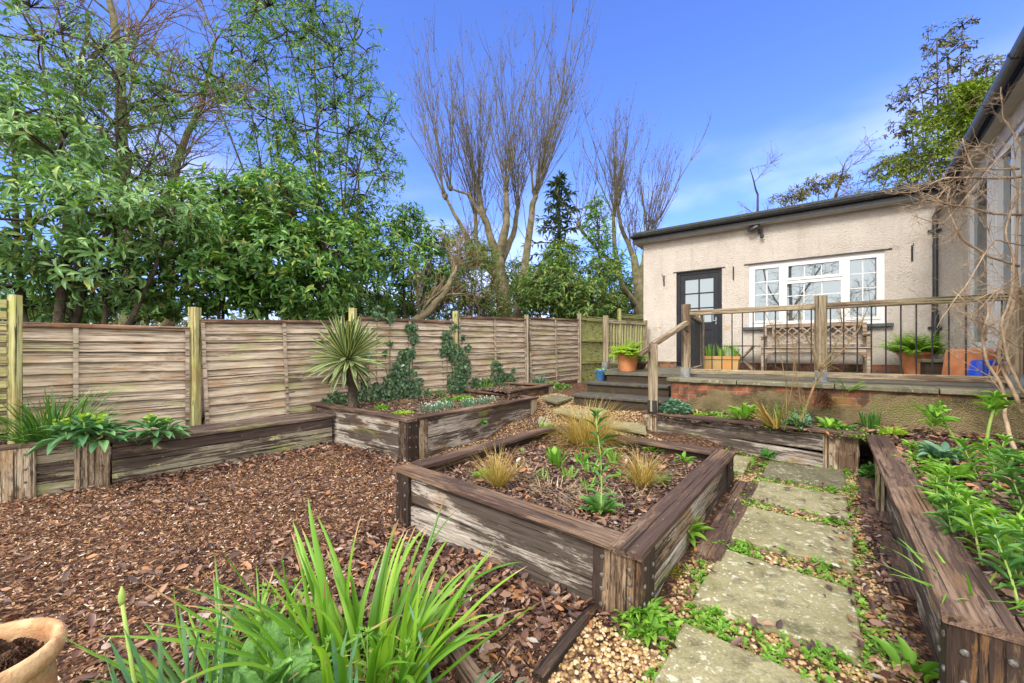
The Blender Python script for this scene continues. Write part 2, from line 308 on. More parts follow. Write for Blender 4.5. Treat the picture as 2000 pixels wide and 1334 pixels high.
ys=np.concatenate([[-600,-150,-40,-12,-5,-2],np.arange(-.8,12.01,.08),[13,15,18,24,35,60,120,300,900]])
X,Y=np.meshgrid(xs,ys); Z=gz(X,Y); nz_=RG.normal(0,.006,X.shape); nz_[(np.abs(X)>8)|(Y>12)]=0; Z=Z+nz_
nx,ny=len(xs),len(ys); idx=np.arange(nx*ny).reshape(ny,nx)
F=np.stack([idx[:-1,:-1],idx[:-1,1:],idx[1:,1:],idx[1:,:-1]],-1).reshape(-1,4)
tag(link('ground',npmesh(np.stack([X,Y,Z],-1).reshape(-1,3),F),m_ground,smooth=True),kind='structure')
def inpoly(x,y,P):
    ins=np.zeros(x.shape,bool); n=len(P); j=n-1
    for i in range(n):
        xi,yi=P[i][:2]; xj,yj=P[j][:2]
        c=((yi>y)!=(yj>y))&(x<(xj-xi)*(y-yi)/(yj-yi+1e-12)+xi); ins^=c; j=i
    return ins
def soil(poly,z,zf=None,amp=.012,step=.05,ins=.12):
    P=np.array([p[:2] for p in poly]); cc=P.mean(0); P=P+(cc-P)/np.linalg.norm(cc-P,axis=1)[:,None]*ins; a=P.min(0); b=P.max(0)
    xs=np.arange(a[0],b[0]+step,step); ys=np.arange(a[1],b[1]+step,step); X,Y=np.meshgrid(xs,ys)
    Z=(zf(X,Y) if zf else np.full(X.shape,float(z)))+RG.normal(0,amp,X.shape)
    nx,ny=len(xs),len(ys); idx=np.arange(nx*ny).reshape(ny,nx)
    F=np.stack([idx[:-1,:-1],idx[:-1,1:],idx[1:,1:],idx[1:,:-1]],-1).reshape(-1,4)
    V=np.stack([X,Y,Z],-1).reshape(-1,3); c=V[F].mean(1); F=F[inpoly(c[:,0],c[:,1],P)]
    u,inv=np.unique(F,return_inverse=True); 
    return tag(link('soil',npmesh(V[u],inv.reshape(F.shape)),m_soil,smooth=True),kind='structure')
# ---------- timber beds ----------
bolt_me=MB().lathe((0,0,0),[(.0105,0),(.0105,.003),(.008,.006),(.003,.007)],10).mesh('bolt'); bolt_me.materials.append(m_bolt)
nail_me=MB().lathe((0,0,0),[(.006,0),(.005,.002),(.002,.003)],8).mesh('screw'); nail_me.materials.append(m_bolt)
def boltat(p,nrm,parent,me=bolt_me,name='bolt'):
    q=Vector(nrm).to_track_quat('Z','Y').to_matrix().to_4x4(); q.translation=Vector(p); return link(name,me,None,parent,q)
def v2(a,b): d=Vector((b[0]-a[0],b[1]-a[1])); return d.normalized()
def wall(root,a,b,z0a,z0b,z1a,z1b,inset,nplank,mat,side=1,trima=.24,trimb=.24,th=.045):
    """stacked sleeper boards between a and b (outer line); side=+1 puts the bed to the left of a->b"""
    d=v2(a,b); n=Vector((-d.y,d.x))*side; ln=math.hypot(b[0]-a[0],b[1]-a[1])
    p=Vector(a[:2])+d*trima+n*(inset+th/2); q=Vector(b[:2])-d*trimb+n*(inset+th/2)
    z0a-=.06; z0b-=.06; zt=min(z1a,z1b)
    hs=[random.uniform(.85,1.15) for _ in range(nplank)]; s=sum(hs); acc=0
    for i,h in enumerate(hs):
        f0=acc/s; acc+=h; f1=acc/s; A0=z0a+(z1a-z0a)*f0; A1=z0a+(z1a-z0a)*f1; B0=z0b+(z1b-z0b)*f0; B1=z0b+(z1b-z0b)*f1
        hgt=((A1-A0)+(B1-B0))/2-.004; o=random.uniform(-.004,.004)
        beam('plank',mat,root,(p.x+n.x*o,p.y+n.y*o,(A0+A1)/2),(q.x+n.x*o,q.y+n.y*o,(B0+B1)/2),th,hgt,jit=.0025,ch=.006,wave=.002)
def cpost(root,c,z0,z1,wa,wb,d,mat,bolts=4,faces=(1,1),n2=None,strips=2):
    """corner post: c is the outer corner, wa along d, wb along n2"""
    d=Vector(d); n=Vector(n2); M=Matrix(((0,d.x,n.x,c[0]+d.x*wa/2+n.x*wb/2),(0,d.y,n.y,c[1]+d.y*wa/2+n.y*wb/2),(1,0,0,z0-.05),(0,0,0,1)))
    if M.determinant()<0: M=Matrix(((0,n.x,d.x,M[0][3]),(0,n.y,d.y,M[1][3]),(1,0,0,z0-.05),(0,0,0,1))); wa_,wb_=wb,wa
    else: wa_,wb_=wa,wb
    v,f=beam_mesh(z1-z0+.05,wa_,wb_,.003,.01,seg=.06)
    o=MB().add(v,f).build('corner_post',mat,root,M)
    nb=bolts
    for i in range(nb):
        z=z0+.06+(z1-z0-.12)*(i/(max(1,nb-1)))
        for k in (.22,.78):
            j=random.uniform(-.01,.01)
            if faces[0]: boltat((c[0]+d.x*wa*k-n.x*.0005,c[1]+d.y*wa*k-n.y*.0005,z+j),(-n.x,-n.y,0),o)
            if faces[1]: boltat((c[0]+n.x*wb*k-d.x*.0005,c[1]+n.y*wb*k-d.y*.0005,z-j),(-d.x,-d.y,0),o)
    return o
CT=.032; CW=.15
def capb(root,a,b,n,mat=None,w_=CW,screws=5,ext0=0,ext1=0,t=CT):
    """cap board whose outer edge runs a->b, board lies towards n; a,b carry top z"""
    a=Vector(a); b=Vector(b); d=(b-a).normalized(); n=Vector((n[0],n[1],0)).normalized(); a=a-d*ext0; b=b+d*ext1
    o=beam('cap',mat or m_cap,root,a+n*w_/2-Vector((0,0,t/2)),b+n*w_/2-Vector((0,0,t/2)),w_,t,jit=.0015,ch=.004)
    L_=(b-a).length
    for i in range(screws):
        f=(i+.5)/screws if 0<i<screws-1 else (.03 if i==0 else .97)
        for k in (.3,.72) if i in (0,screws-1) else (random.choice((.3,.7)),):
            p=a+d*L_*f+n*w_*k; boltat(p+Vector((0,0,.0005)),(0,0,1),o,nail_me,'screw')
    return o
def V3(p,z): return Vector((p[0],p[1],z))
# central bed
A=(-.90,3.02); B=(.557,1.716); C=(1.952,3.484); D=(.495,4.79); ZC=.43
bed=thing('raised_bed',(*((Vector(A)+Vector(C))/2),0.08),'square dark sleeper raised bed in the middle of the garden holding golden grasses','raised bed')
dAB=v2(A,B); dBC=v2(B,C); nAB=Vector((-dAB.y,dAB.x)); nBC=Vector((-dBC.y,dBC.x))
capb(bed,V3(Vector(A),ZC),V3(Vector(B)-dAB*.135,ZC),nAB,screws=7)
capb(bed,V3(B,ZC+.002),V3(C,ZC+.002),nBC,screws=8)
nCD=Vector((-v2(C,D).y,v2(C,D).x)); nDA=Vector((-v2(D,A).y,v2(D,A).x))
capb(bed,V3(Vector(C)+v2(C,D)*.155,ZC-.002),V3(D,ZC-.002),nCD,screws=5); capb(bed,V3(Vector(D)+v2(D,A)*.155,ZC),V3(Vector(A)-v2(D,A)*.16,ZC),nDA,screws=5)
zt=ZC-CT-.001
def inn(p,d,n,e=.012): return (p[0]+d.x*e+n.x*e,p[1]+d.y*e+n.y*e)
cpost(bed,inn(B,-dAB,dBC),gzf(*B)-.02,zt,.24,.17,-dAB,m_postw,4,(1,1),dBC)
cpost(bed,inn(A,dAB,nAB),-.02,zt,.17,.17,dAB,m_postw,4,(1,1),nAB)
cpost(bed,inn(C,-dBC,nBC),gzf(*C)-.02,zt,.2,.15,-dBC,m_postw,2,(1,1),nBC)
cpost(bed,inn(D,-nAB,dAB),gzf(*D)-.02,zt,.15,.15,-nAB,m_postw,2,(0,0),dAB)
wall(bed,A,B,0,.085,zt,zt,.04,2,m_sleeper,1,.182,.252)
wall(bed,B,C,.085,.135,zt,zt,.04,2,m_sleeper,1,.182,.212)
wall(bed,C,D,.1,.1,zt,zt,.04,2,m_postw,1,.17,.17); wall(bed,D,A,.0,.0,zt,zt,.04,2,m_postw,1,.17,.18)
soil([A,B,C,D],.33)
# left bed
LW=(-3.02,5.98); LN=(-1.22,4.64); LE=(.47,6.97); LB=(-.9,8.1); ZL=.505
lb=thing('raised_bed',(*LN,0),'long silvery sleeper raised bed under the ivy fence holding the spiky palm and snowdrops','raised bed')
d1=v2(LW,LN); n1=Vector((-d1.y,d1.x)); d2=v2(LN,LE); n2_=Vector((-d2.y,d2.x)); d3=v2(LE,LB); n3=Vector((-d3.y,d3.x))
capb(lb,V3(LW,ZL+.03),V3(LN,ZL),n1,screws=6); capb(lb,V3(Vector(LN)+d2*.155,ZL+.001),V3(LE,ZL),n2_,screws=8); capb(lb,V3(Vector(LE)+d3*.155,ZL),V3(LB,ZL+.04),n3,screws=4)
zt=ZL-CT-.001
cpost(lb,inn(LN,-d1,d2),-.02,zt,.17,.17,-d1,m_postw,4,(1,1),d2)
b1=cpost(lb,inn((LN[0]+d2.x*.19,LN[1]+d2.y*.19),d2,n2_,.010),-.02,zt,.14,.08,d2,m_postl,4,(1,0),n2_)
cpost(lb,inn(LE,-d2,n2_),0.05,zt,.2,.17,-d2,m_postl,3,(0,1),n2_)
wall(lb,LW,LN,0,0,zt+.02,zt,.035,3,m_sleeper,1,.05,.182); wall(lb,LN,LE,-.01,.03,zt,zt,.04,2,m_sleeper,1,.345,.21); wall(lb,LE,LB,.2,.3,zt,zt,.04,2,m_postw,1,.17,.05)
cpost(lb,(LW[0]+.02,LW[1]+.01),-.02,zt+.02,.1,.1,Vector((d1.x,d1.y)),m_postw,0,(0,0),n1)
soil([LW,LN,LE,LB,(-1.2,7.85)],.46,amp=.015)
# far bed
F0=(-.02,6.85); F1=(.88,8.28); F2=(-.14,8.87); ZF=.62
fb=thing('raised_bed',(*F1,.4),'small low sleeper bed at the far end beside the green close-board fence','raised bed')
dF=v2(F0,F1); nF=Vector((-dF.y,dF.x)); dG=v2(F1,F2); nG=Vector((-dG.y,dG.x))
capb(fb,V3(F0,ZF),V3(F1,ZF),nF,screws=4); capb(fb,V3(Vector(F1)+dG*.155,ZF),V3(F2,ZF),nG,screws=3)
zt=ZF-CT-.001; cpost(fb,inn(F1,-dF,nF),.38,zt,.18,.15,-dF,m_postl,2,(1,1),nF)
wall(fb,F0,F1,.3,.4,zt,zt,.04,1,m_postw,1,.02,.19); wall(fb,F1,F2,.4,.4,zt,zt,.04,1,m_postw,1,.16,.02)
soil([F0,F1,F2,(-.9,8.0)],.56)
# right bed
RL=(1.686,5.156); RR=(3.30,3.73); RN=(1.28,1.19); RQ=(2.6,.02); ZR=.53
rb=thing('raised_bed',(*RR,.15),'long sleeper raised bed along the right of the path below the terrace wall','raised bed')
dr1=v2(RL,RR); nr1=Vector((-dr1.y,dr1.x)); dr2=v2(RR,RN); nr2=Vector((-dr2.y,dr2.x)); dr3=v2(RN,RQ); nr3=Vector((-dr3.y,dr3.x))
capb(rb,V3(RL,ZR),V3(Vector(RR)-dr1*.0,ZR),nr1,screws=7,ext0=.02); capb(rb,V3(Vector(RR)+dr2*.0,ZR+.004),V3(RN,ZR+.004),nr2,screws=12,w_=.16)
capb(rb,V3(Vector(RN)+dr3*.165,ZR-.004),V3(RQ,ZR-.004),nr3,screws=4)
zt=ZR-CT-.001
cpost(rb,inn(RL,dr1,nr1),.2,zt,.17,.15,dr1,m_postl,3,(1,1),nr1)
cpost(rb,inn((RR[0]-dr1.x*.03,RR[1]-dr1.y*.03),-dr1,nr1),.13,zt,.27,.06,-dr1,m_postl,3,(1,0),nr1)
cpost(rb,inn(RN,dr3,nr3),.08,zt,.16,.17,dr3,m_postw,4,(1,1),nr3)
wall(rb,RL,RR,.25,.15,zt,zt,.04,2,m_sleeper,1,.182,.30)
wall(rb,RR,RN,.15,.10,zt,zt,.055,2,m_sleeper,1,.02,.18); wall(rb,RN,RQ,.08,.08,zt,zt,.03,2,m_sleeper,1,.18,.0)
m_=Vector(RR)+dr2*1.0
cpost(rb,(m_.x,m_.y),.12,zt,.12,.05,dr2,m_postl,0,(0,0),nr2)
E0=Vector((2.11,5.45)); E1=Vector((4.40,3.62)); dE=(E1-E0).normalized(); EF=E0+dE*7.5
nE=Vector((-dE.y,dE.x))
def rsz(X,Y):
    dist=((X-E0.x)*(-nE.x)+(Y-E0.y)*(-nE.y)); return .485+np.clip(.35-dist,0,.35)*.12
soil([RL,RR,RN,RQ,(7,-.5),(EF.x,EF.y),(E0.x,E0.y)],.49,rsz,amp=.014,step=.06)
# sleepers lying on the ground
def sleeper(p,q,w_,h,label,mat=m_postw,g=None):
    a=Vector((*p,gzf(*p)+h/2-.01)); b=Vector((*q,gzf(*q)+h/2-.01)); o=beam('timber_edging',mat,None,a,b,w_,h,jit=.004,ch=.012); tag(o,label,'timber edging',g); return o
def off(p,d,k): return (p[0]+d.x*k,p[1]+d.y*k)
sleeper(off(off(B,dBC,.75),nBC,-.09),off(off(C,dBC,.02),nBC,-.09),.15,.05,'rotten mossy sleeper lying flat along the path side of the central bed',m_cap)
q1=G(1192,1172,.05); q2=G(1050,1345,.03)
sleeper((q1.x,q1.y),(q2.x,q2.y),.05,.06,'narrow edging board between gravel path and brown leaves, running from the central bed corner',m_postw)
q1=G(868,1262,.03); q2=G(960,1400,.02)
sleeper((q1.x,q1.y),(q2.x,q2.y),.07,.07,'dark edging board at the foot of the big strap-leaved clump',m_cap)
q1=G(1725,1050,.12); q2=G(1790,1190,.11)
sleeper((q1.x-.03,q1.y),(q2.x-.03,q2.y),.13,.05,'split rotting timber half buried in leaves at the foot of the right bed wall',m_cap)
q1=G(1700,945,.14); q2=G(1722,1030,.13)
sleeper((q1.x-.02,q1.y),(q2.x-.02,q2.y),.16,.05,'brown mossy timber flat on the ground below the right bed, near its far corner',m_cap)
# ---------- seat & corner planter ----------
S0=(-3.86,3.86); S1=(-2.50,5.58); ZS=.41
seat=thing('sleeper_bench',(*S0,0),'low dark timber bench ledge built along the foot of the lap fence','bench')
ds=v2(S0,S1); ns=Vector((-ds.y,ds.x)); zt=ZS-.045
for k in range(3):
    a=Vector(S0)+ns*(.09+.185*k); b=Vector(S1)+ns*(.09+.185*k); 
    beam('seat_board',m_seat,seat,V3(a,ZS-.022),V3(b+ds*(.02+.12*k),ZS-.022),.178,.042,jit=.002)
hh=[0,.12,.245,zt]
for k,m in enumerate((m_seatl,m_seatl,m_seat)):
    z0=hh[k]-(.05 if k==0 else 0); z1=hh[k+1]-.004
    a=Vector(S0)+ns*.05; b=Vector(S1)+ns*.05
    o=beam('front_board',m,seat,V3(a,(z0+z1)/2),V3(b,(z0+z1)/2),.05,z1-z0,jit=.002,wave=.003)
    mid=(a+b)/2-ns*.027
    boltat((mid.x,mid.y,(z0+z1)/2),(-ns.x,-ns.y,0),o)
P0=(-4.62,3.20); P1=(-3.86,3.86); ZP=.485
pl=thing('corner_planter',(*P1,0),'sleeper planter at the left end of the fence filled with strap leaves','planter')
dp=v2(P0,P1); np_=Vector((-dp.y,dp.x)); capb(pl,V3(P0,ZP),V3(P1,ZP),np_,screws=4,mat=m_cap,w_=.13); zt=ZP-CT-.001
cpost(pl,(-4.43,3.365),-.03,zt,.27,.08,dp,m_postl,4,(1,0),np_); cpost(pl,(-4.055,3.695),-.03,zt,.235,.08,dp,m_postl,3,(1,0),np_)
wall(pl,(-4.23,3.54),(-4.05,3.70),0,0,zt,zt,.03,3,m_seatl,1,-.02,-.02); wall(pl,(-4.9,2.96),(-4.43,3.365),0,0,zt,zt,.03,3,m_seatl,1,0,0)
wall(pl,P1,(P1[0]+ns.x*.9,P1[1]+ns.y*.9),0,0,ZP-.02,ZP-.02,.01,3,m_seat,1,0.05,0)
soil([P0,P1,off(P1,ns,.95),(-5.3,4.0),(-5.4,2.6)],.44)
# ---------- fence ----------
FD=Vector((.716,.698)); FK=7200.0
def fp(u): y=FK/(800-u); return Vector((u/FP*y,y))
us=[-1172,-620,-312,-112,27,130]; FP_=[fp(u) for u in us]; FN=Vector((FD.y,-FD.x))   # towards the garden
tops=[(1.60,1.60),(1.71,1.78),(1.86,1.89),(2.00,2.05),(2.09,2.15)]; ptop=[1.75,1.86,2.0,2.09,2.145,2.31]
fen=thing('lap_fence',(FP_[1].x,FP_[1].y,.1),'weathered waney lap panel fence with square posts running along the left','fence')
for i,(p,zt) in enumerate(zip(FP_,ptop)):
    if i==0: continue
    zb=gzf(p.x,p.y)-.1; q=p+FN*.02
    o=beam('post',(m_fpost if i in(1,2,3) else m_gpost),fen,(q.x,q.y,zb),(q.x,q.y,zt),.10,.10,jit=.002)
for i,(za,zb) in enumerate(tops):
    a=FP_[i]+FD*.055; b=FP_[i+1]-FD*.055; M,ln=frame((a.x,a.y,za),(b.x,b.y,zb)); Mi=M.inverted(); H=1.62
    mb=MB(); nb=13
    for k in range(nb):
        z=-.035-k*(H-.1)/nb; seg=20; ph=random.random()*9; vs=[]; am=random.uniform(.002,.006); tilt=.012
        hgt=(H-.1)/nb+.03
        for s in range(seg+1):
            x=ln*s/seg; wv=am*(math.sin(ph+x*4)+.7*math.sin(ph*3+x*9.5)+.4*math.sin(x*23+ph))
            vs+=[(x,-.006,z+.0),(x,-.006-.0,z+.0-.001),(x,-.040,z-hgt+wv),(x,-.024,z-hgt+wv)]
        fs=[]
        for s in range(seg):
            o_=s*4
            for (p_,q_) in ((1,2),(2,3),(3,0)): fs.append((o_+p_,o_+q_,o_+4+q_,o_+4+p_))
        mb.add(vs,fs)
    pn=mb.build('panel',m_fence,fen,M)
    for x0 in (.0,ln/2-.02,ln-.04): MB().box((x0,-.062,-H),(x0+.04,-.042,-.045)).build('batten',m_batten,pn,M)
    beam('cap_rail',m_fencecap,pn,(a.x+FN.x*.02,a.y+FN.y*.02,za-.02),(b.x+FN.x*.02,b.y+FN.y*.02,zb-.02),.06,.05,jit=.0015)
# close-board fence continuing to the house
gf=thing('board_fence',(FP_[5].x,FP_[5].y,.45),'pale green algae covered close-board fence panel between the lap fence and the house','fence')
ga=FP_[5]+FD*.06; gb=fp(205)
M,ln=frame((ga.x,ga.y,2.24),(gb.x,gb.y,2.24)); mb=MB(); k=0; x=0
while x<ln: mb.box((x,-.012-(k%2)*.006,-1.85),(min(x+.094,ln),.004-(k%2)*.006,0)); x+=.09; k+=1
pn=mb.build('panel',m_gate,gf,M); MB().box((0,-.07,-.10),(ln,-.02,-.03)).box((0,-.07,-.68),(ln,-.02,-.62)).box((0,-.07,-1.28),(ln,-.02,-1.22)).box((-.01,-.05,0),(ln+.02,.03,.025)).build('rail',m_gate,pn,M)
bf=thing('board_fence',(2.9,11.4,.5),'higher green close-board fence panel beyond the small balustrade at the house corner','fence')
ga=fp(205)+FD*.1; gb=fp(330); M,ln=frame((ga.x,ga.y,2.42),(gb.x,gb.y,2.5)); mb=MB(); x=0;k=0
while x<ln: mb.box((x,-.012-(k%2)*.006,-1.9),(min(x+.094,ln),.004-(k%2)*.006,0)); x+=.09; k+=1
pn=mb.build('panel',m_gate,bf,M); MB().box((0,-.07,-.10),(ln,-.02,-.03)).box((-.01,-.05,0),(ln,.03,.025)).build('rail',m_gate,pn,M)
beam('post',m_gate,bf,(ga.x,ga.y-.06,.4),(ga.x,ga.y-.06,2.58),.1,.1)
# trellis at the left edge
tr=thing('trellis',(-4.66,3.76,.45),'yellow-green slatted trellis screen at the far left edge','trellis')
beam('post',m_fpost,tr,(-4.64,3.73,.3),(-4.64,3.73,1.83),.07,.07)
ta=Vector((-4.67,3.69)); tb=Vector((-5.5,2.75)); M,ln=frame((ta.x,ta.y,0.5),(tb.x,tb.y,0.5))
mb=MB(); z=.05
while z<1.25: mb.box((0,-.012,z),(ln,.012,z+.075)); z+=.105
mb.build('slat_panel',m_fpost,tr,M)
# ---------- paving slabs ----------
def slab(corners,zoff,label,mat=m_slab,g='stepping slabs of the garden path'):
    c0=sum((Vector(c[:2]) for c in corners),Vector((0,0)))/len(corners); z=gzf(c0.x,c0.y)+zoff
    pts=[]; n=len(corners)
    for i in range(n):
        a=Vector(corners[i][:2]); b=Vector(corners[(i+1)%n][:2]); 
        for k in range(7):
            p=a.lerp(b,k/7)+Vector((random.uniform(-.007,.007),random.uniform(-.007,.007))); pts.append((p.x-c0.x,p.y-c0.y))
    M=Matrix.Translation((c0.x,c0.y,z)); ar=sum(pts[i][0]*pts[(i+1)%len(pts)][1]-pts[(i+1)%len(pts)][0]*pts[i][1] for i in range(len(pts)))
    if ar<0: pts=pts[::-1]
    mb=MB(); n=len(pts); vs=[(x,y,-.035) for x,y in pts]+[(x,y,-.006) for x,y in pts]+[(x*.975,y*.975,0) for x,y in pts]
    fs=[(i,(i+1)%n,(i+1)%n+n,i+n) for i in range(n)]+[(i+n,(i+1)%n+n,(i+1)%n+2*n,i+2*n) for i in range(n)]+[tuple(range(2*n,3*n))]
    mb.add(vs,fs); return tag(mb.build('paving_slab',mat,None,M),label,'paving slab',g)
def gs(*pp,z=.13): return [G(x,y,z) for x,y in pp]
SL=[gs((1336,1212),(1650,1352),(1560,1560),(1230,1430)),gs((1412,1075),(1672,1160),(1682,1294),(1355,1178)),gs((1458,994),(1664,1046),(1669,1121),(1421,1056)),
    gs((1483,945),(1656,978),(1658,1026),(1461,982)),gs((1502,909),(1650,928),(1652,967),(1487,938)),gs((1425,896),(1470,902),(1455,932),(1400,926))]
for s_,l_ in zip(SL,('nearest path slab, cut by the bottom of the picture','large lichen spotted path slab, second from the camera','lichen covered path slab, third from the camera with weeds in its joints','smaller path slab, fourth from the camera','dark path slab just below the right bed wall, fifth from the camera','half hidden slab beside the far right corner post of the central bed')): slab(s_,.028,l_,m_slabd if 'dark' in l_ else m_slab)
for c_,l_,m in (([(1080,799),(1118,792),(1192,801),(1150,817)],'olive slab lying in gravel in front of the brick steps',m_slab),([(1172,815),(1200,802),(1262,812),(1262,832)],'slab beside the handrail post in front of the brick steps',m_slab),
    ([(1057,781),(1088,773),(1119,780),(1088,789)],'grey slab between the small far bed and the bottom step',m_slabd),([(1045,797),(1056,788),(1100,791),(1070,806)],'green tinged slab at the end of the long left bed',m_slab)):
    slab(gs(*c_,z=.42),.03,l_,m)
# ---------- terrace ----------
T=.94; HC=Vector((3.04,9.23)); e=Vector((.81,-.5864)).normalized(); o_=Vector((-e.y*-1,-e.x)); on=Vector((e.y,-e.x))   # on: out of the wall, towards the garden
if on.y>0: on=-on
def HP(s,d,z=0): p=HC+e*s+on*d; return Vector((p.x,p.y,z))
TL=Vector((1.634,7.04)); dS=Vector((.79,-.613)).normalized(); nS=Vector((-dS.y,dS.x))   # nS points uphill, away
TR=Vector((2.69,6.22)); wr=(TR-E0).normalized()
far=EF; tp=[TL,TR,E0,EF,HC+e*7+on*.0,HC+e*4.9-on*.1,HC-on*.1,Vector((1.86,8.3))]
def inset(P,k):
    c=sum(P,Vector((0,0)))/len(P); return [p+(c-p).normalized()*k for p in P]
te=thing('terrace',(E0.x,E0.y,.4),'raised stone paved terrace with a mossy roughcast and brick retaining wall','terrace')
def localbuild(mb,name,mat,parent,org,ang,smooth=False):
    """verts are given in world; stored relative to a frame whose x runs along ang"""
    M=Matrix.Translation(org)@Matrix.Rotation(ang,4,'Z'); Mi=M.inverted(); mb.v=[tuple(Mi@Vector(v)) for v in mb.v]; return mb.build(name,mat,parent,M,smooth)
angS=math.atan2(dS.y,dS.x); angE=math.atan2(dE.y,dE.x)
tpi=[p.copy() for p in tp]; tpi[0]+=nS*.03+dS*.03; tpi[1]+=nS*.03; tpi[2]=E0+nE*.05+dE*.04; tpi[3]=EF+nE*.05
tpi[1]=TR+nS*.03+dS*.04
localbuild(MB().prism([(p.x,p.y) for p in tpi],.2,T-.05),'wall',m_brickd,te,(E0.x,E0.y,T-.05),angE)
mbp=MB().prism([(p.x,p.y) for p in (TL,TR,E0+nE*.30+dE*.1,EF+nE*.30,tp[4],tp[5],tp[6],tp[7])],T-.05,T); mbp.build('paving',m_paving,te)
# coping stones
x=0; k=0
while x<7.2:
    l=random.uniform(.78,.95); a=E0+dE*x; b=E0+dE*(x+l-.012); z=T+.004
    beam('coping_stone',m_coping,te,(a.x+nE.x*.16,a.y+nE.y*.16,z-.028),(b.x+nE.x*.16,b.y+nE.y*.16,z-.028+random.uniform(-.004,.004)),.34,.055,jit=.002,ch=.01); x+=l
# brick face behind and broken roughcast over it
bf_=MB(); a=E0+nE*.035+dE*.05; b=EF+nE*.035
M=Matrix.Translation((a.x,a.y,T-.06))@Matrix.Rotation(angE,4,'Z'); ln=(b-a).length
MB().box((0,0,-.55),(ln,.05,0)).build('brick_face',m_brick,te,M)
MB().box((0,.0,-.55),(.05,.85,0)).build('brick_return',m_brick,te,Matrix.Translation((a.x,a.y,T-.06))@Matrix.Rotation(angE,4,'Z')@Matrix.Translation((0,.0515,0)))
def patch(x):   # top edge of the roughcast below the coping
    if x<.12: return -.50
    if x<.45: return -.30+ .28*((x-.12)/.33)**.5*.55
    if x<1.0: return -.09-.03*math.sin(x*9)
    if x<1.35: return -.05
    if x<1.40: return -.10
    if x<1.95: return -.10-.10*min(1,(x-1.40)/.1) if x<1.55 else -.19
    if x<2.05: return -.19+.15*(x-1.95)/.1
    return -.02
mb=MB(); n=200; vs=[]
for i in range(n+1):
    x=ln*i/n; t=patch(x)+random.uniform(-.012,.012); t=min(t,-.004)
    vs+=[(x,-.001,t),(x,-.022-random.uniform(0,.006),t-.012),(x,-.026-random.uniform(0,.006),t*.5-.27),(x,-.030,-.56)]
fs=[]
for i in range(n):
    for j in range(3): fs.append((i*4+j,i*4+j+1,i*4+5+j,i*4+4+j))
mb.add(vs,fs).build('roughcast',m_rough,te,M)
# ---------- steps ----------
st=thing('garden_steps',(1.3,6.4,.4),'two dark stone treads on brick risers climbing to the terrace','steps')
def step(fl,ztop,length,depth,zb,left):
    M=Matrix.Translation((fl.x,fl.y,ztop))@Matrix.Rotation(angS,4,'Z')
    MB().box((.03,.035,zb-ztop),(length,depth,-.042)).build('riser',m_brickd,st,M)
    x=0
    while x<length-.1:
        l=min(random.uniform(.5,.7),length-x); 
        beam('tread',m_tread,st,M@Vector((x+.002,depth/2,-.021)),M@Vector((x+l-.004,depth/2,-.021)),depth+.002,.042,jit=.0015,ch=.008); x+=l
s1=Vector((.96,6.515)); s2=Vector((1.257,6.905))
step(s1,.60,1.50,.60,.25,0); step(s2,.77,1.40,.42,.25,0)
tl=MB().box((0,0,-.05),((TR-TL).length,.2,.0)); 
# ---------- balustrade ----------
def post(parent,p,z0,z1,w_=.10,shoe=True,mat=m_rail):
    o=beam('post',mat,parent,(p.x,p.y,z0+(.02 if shoe else -.02)),(p.x,p.y,z1),w_,w_,jit=.0015,ch=.012)
    if shoe:
        MB().box((-w_/2-.006,-w_/2-.006,0),(w_/2+.006,w_/2+.006,.135)).box((-w_/2-.03,-w_/2-.03,-.001),(w_/2+.03,w_/2+.03,.006)).build('post_shoe',m_zinc if mat is not m_fpost else m_metal,o,Matrix.Translation((p.x,p.y,z0))@Matrix.Rotation(angR,4,'Z'))
    return o
R1=Vector((2.463,5.65)); R2=Vector((3.688,4.77)); R3=Vector((4.91,3.89)); dR=(R3-R1).normalized(); angR=math.atan2(dR.y,dR.x); R4=R3+dR*1.5
bal=thing('balustrade',(R1.x,R1.y,T),'long timber and black iron balustrade along the terrace edge','railing')
for p,zt in ((R1,1.965),(R2,1.965),(R3,1.93)): post(bal,p,T,zt)
def run(parent,a,b,nb,ztop,zbot,twist=False,z0=None,thick=.007,rw=.07):
    d=(b-a).normalized(); a_=a+d*.053; b_=b-d*.053
    beam('top_rail',m_rail,parent,(a_.x,a_.y,ztop-.035),(b_.x,b_.y,ztop-.035),rw,.07,jit=.0015,ch=.008)
    beam('bottom_rail',m_rail,parent,(a_.x,a_.y,zbot+.035),(b_.x,b_.y,zbot+.035),rw,.07,jit=.0015,ch=.008)
    for i in range(nb):
        p=a.lerp(b,(i+.75)/(nb+.5)); MB().tube([(0,0,0),(0,0,ztop-.07-zbot-.07)],thick,8).build('baluster',m_metal,parent,Matrix.Translation((p.x,p.y,zbot+.07)),smooth=False)
run(bal,R1,R2,12,1.875,.985); run(bal,R2,R3,12,1.875,.985); run(bal,R3,R4,11,1.875,.985)
RB=Vector((3.40,7.2))
sb=thing('balustrade',(RB.x,RB.y,T),'short return balustrade on the terrace beside the top of the steps','railing')
post(sb,RB,T,1.965,shoe=False); run(sb,R1+(RB-R1).normalized()*.06,RB,14,1.875,.985)
RC=Vector((1.92,8.2)); RD=Vector((3.0,8.98))
fbal=thing('balustrade',(RC.x,RC.y,T),'timber balustrade with close spindles on the far side of the terrace beside the house corner','railing')
post(fbal,RC,T,2.03,.10,True,m_rail); post(fbal,RD,T,1.99,.08,False)
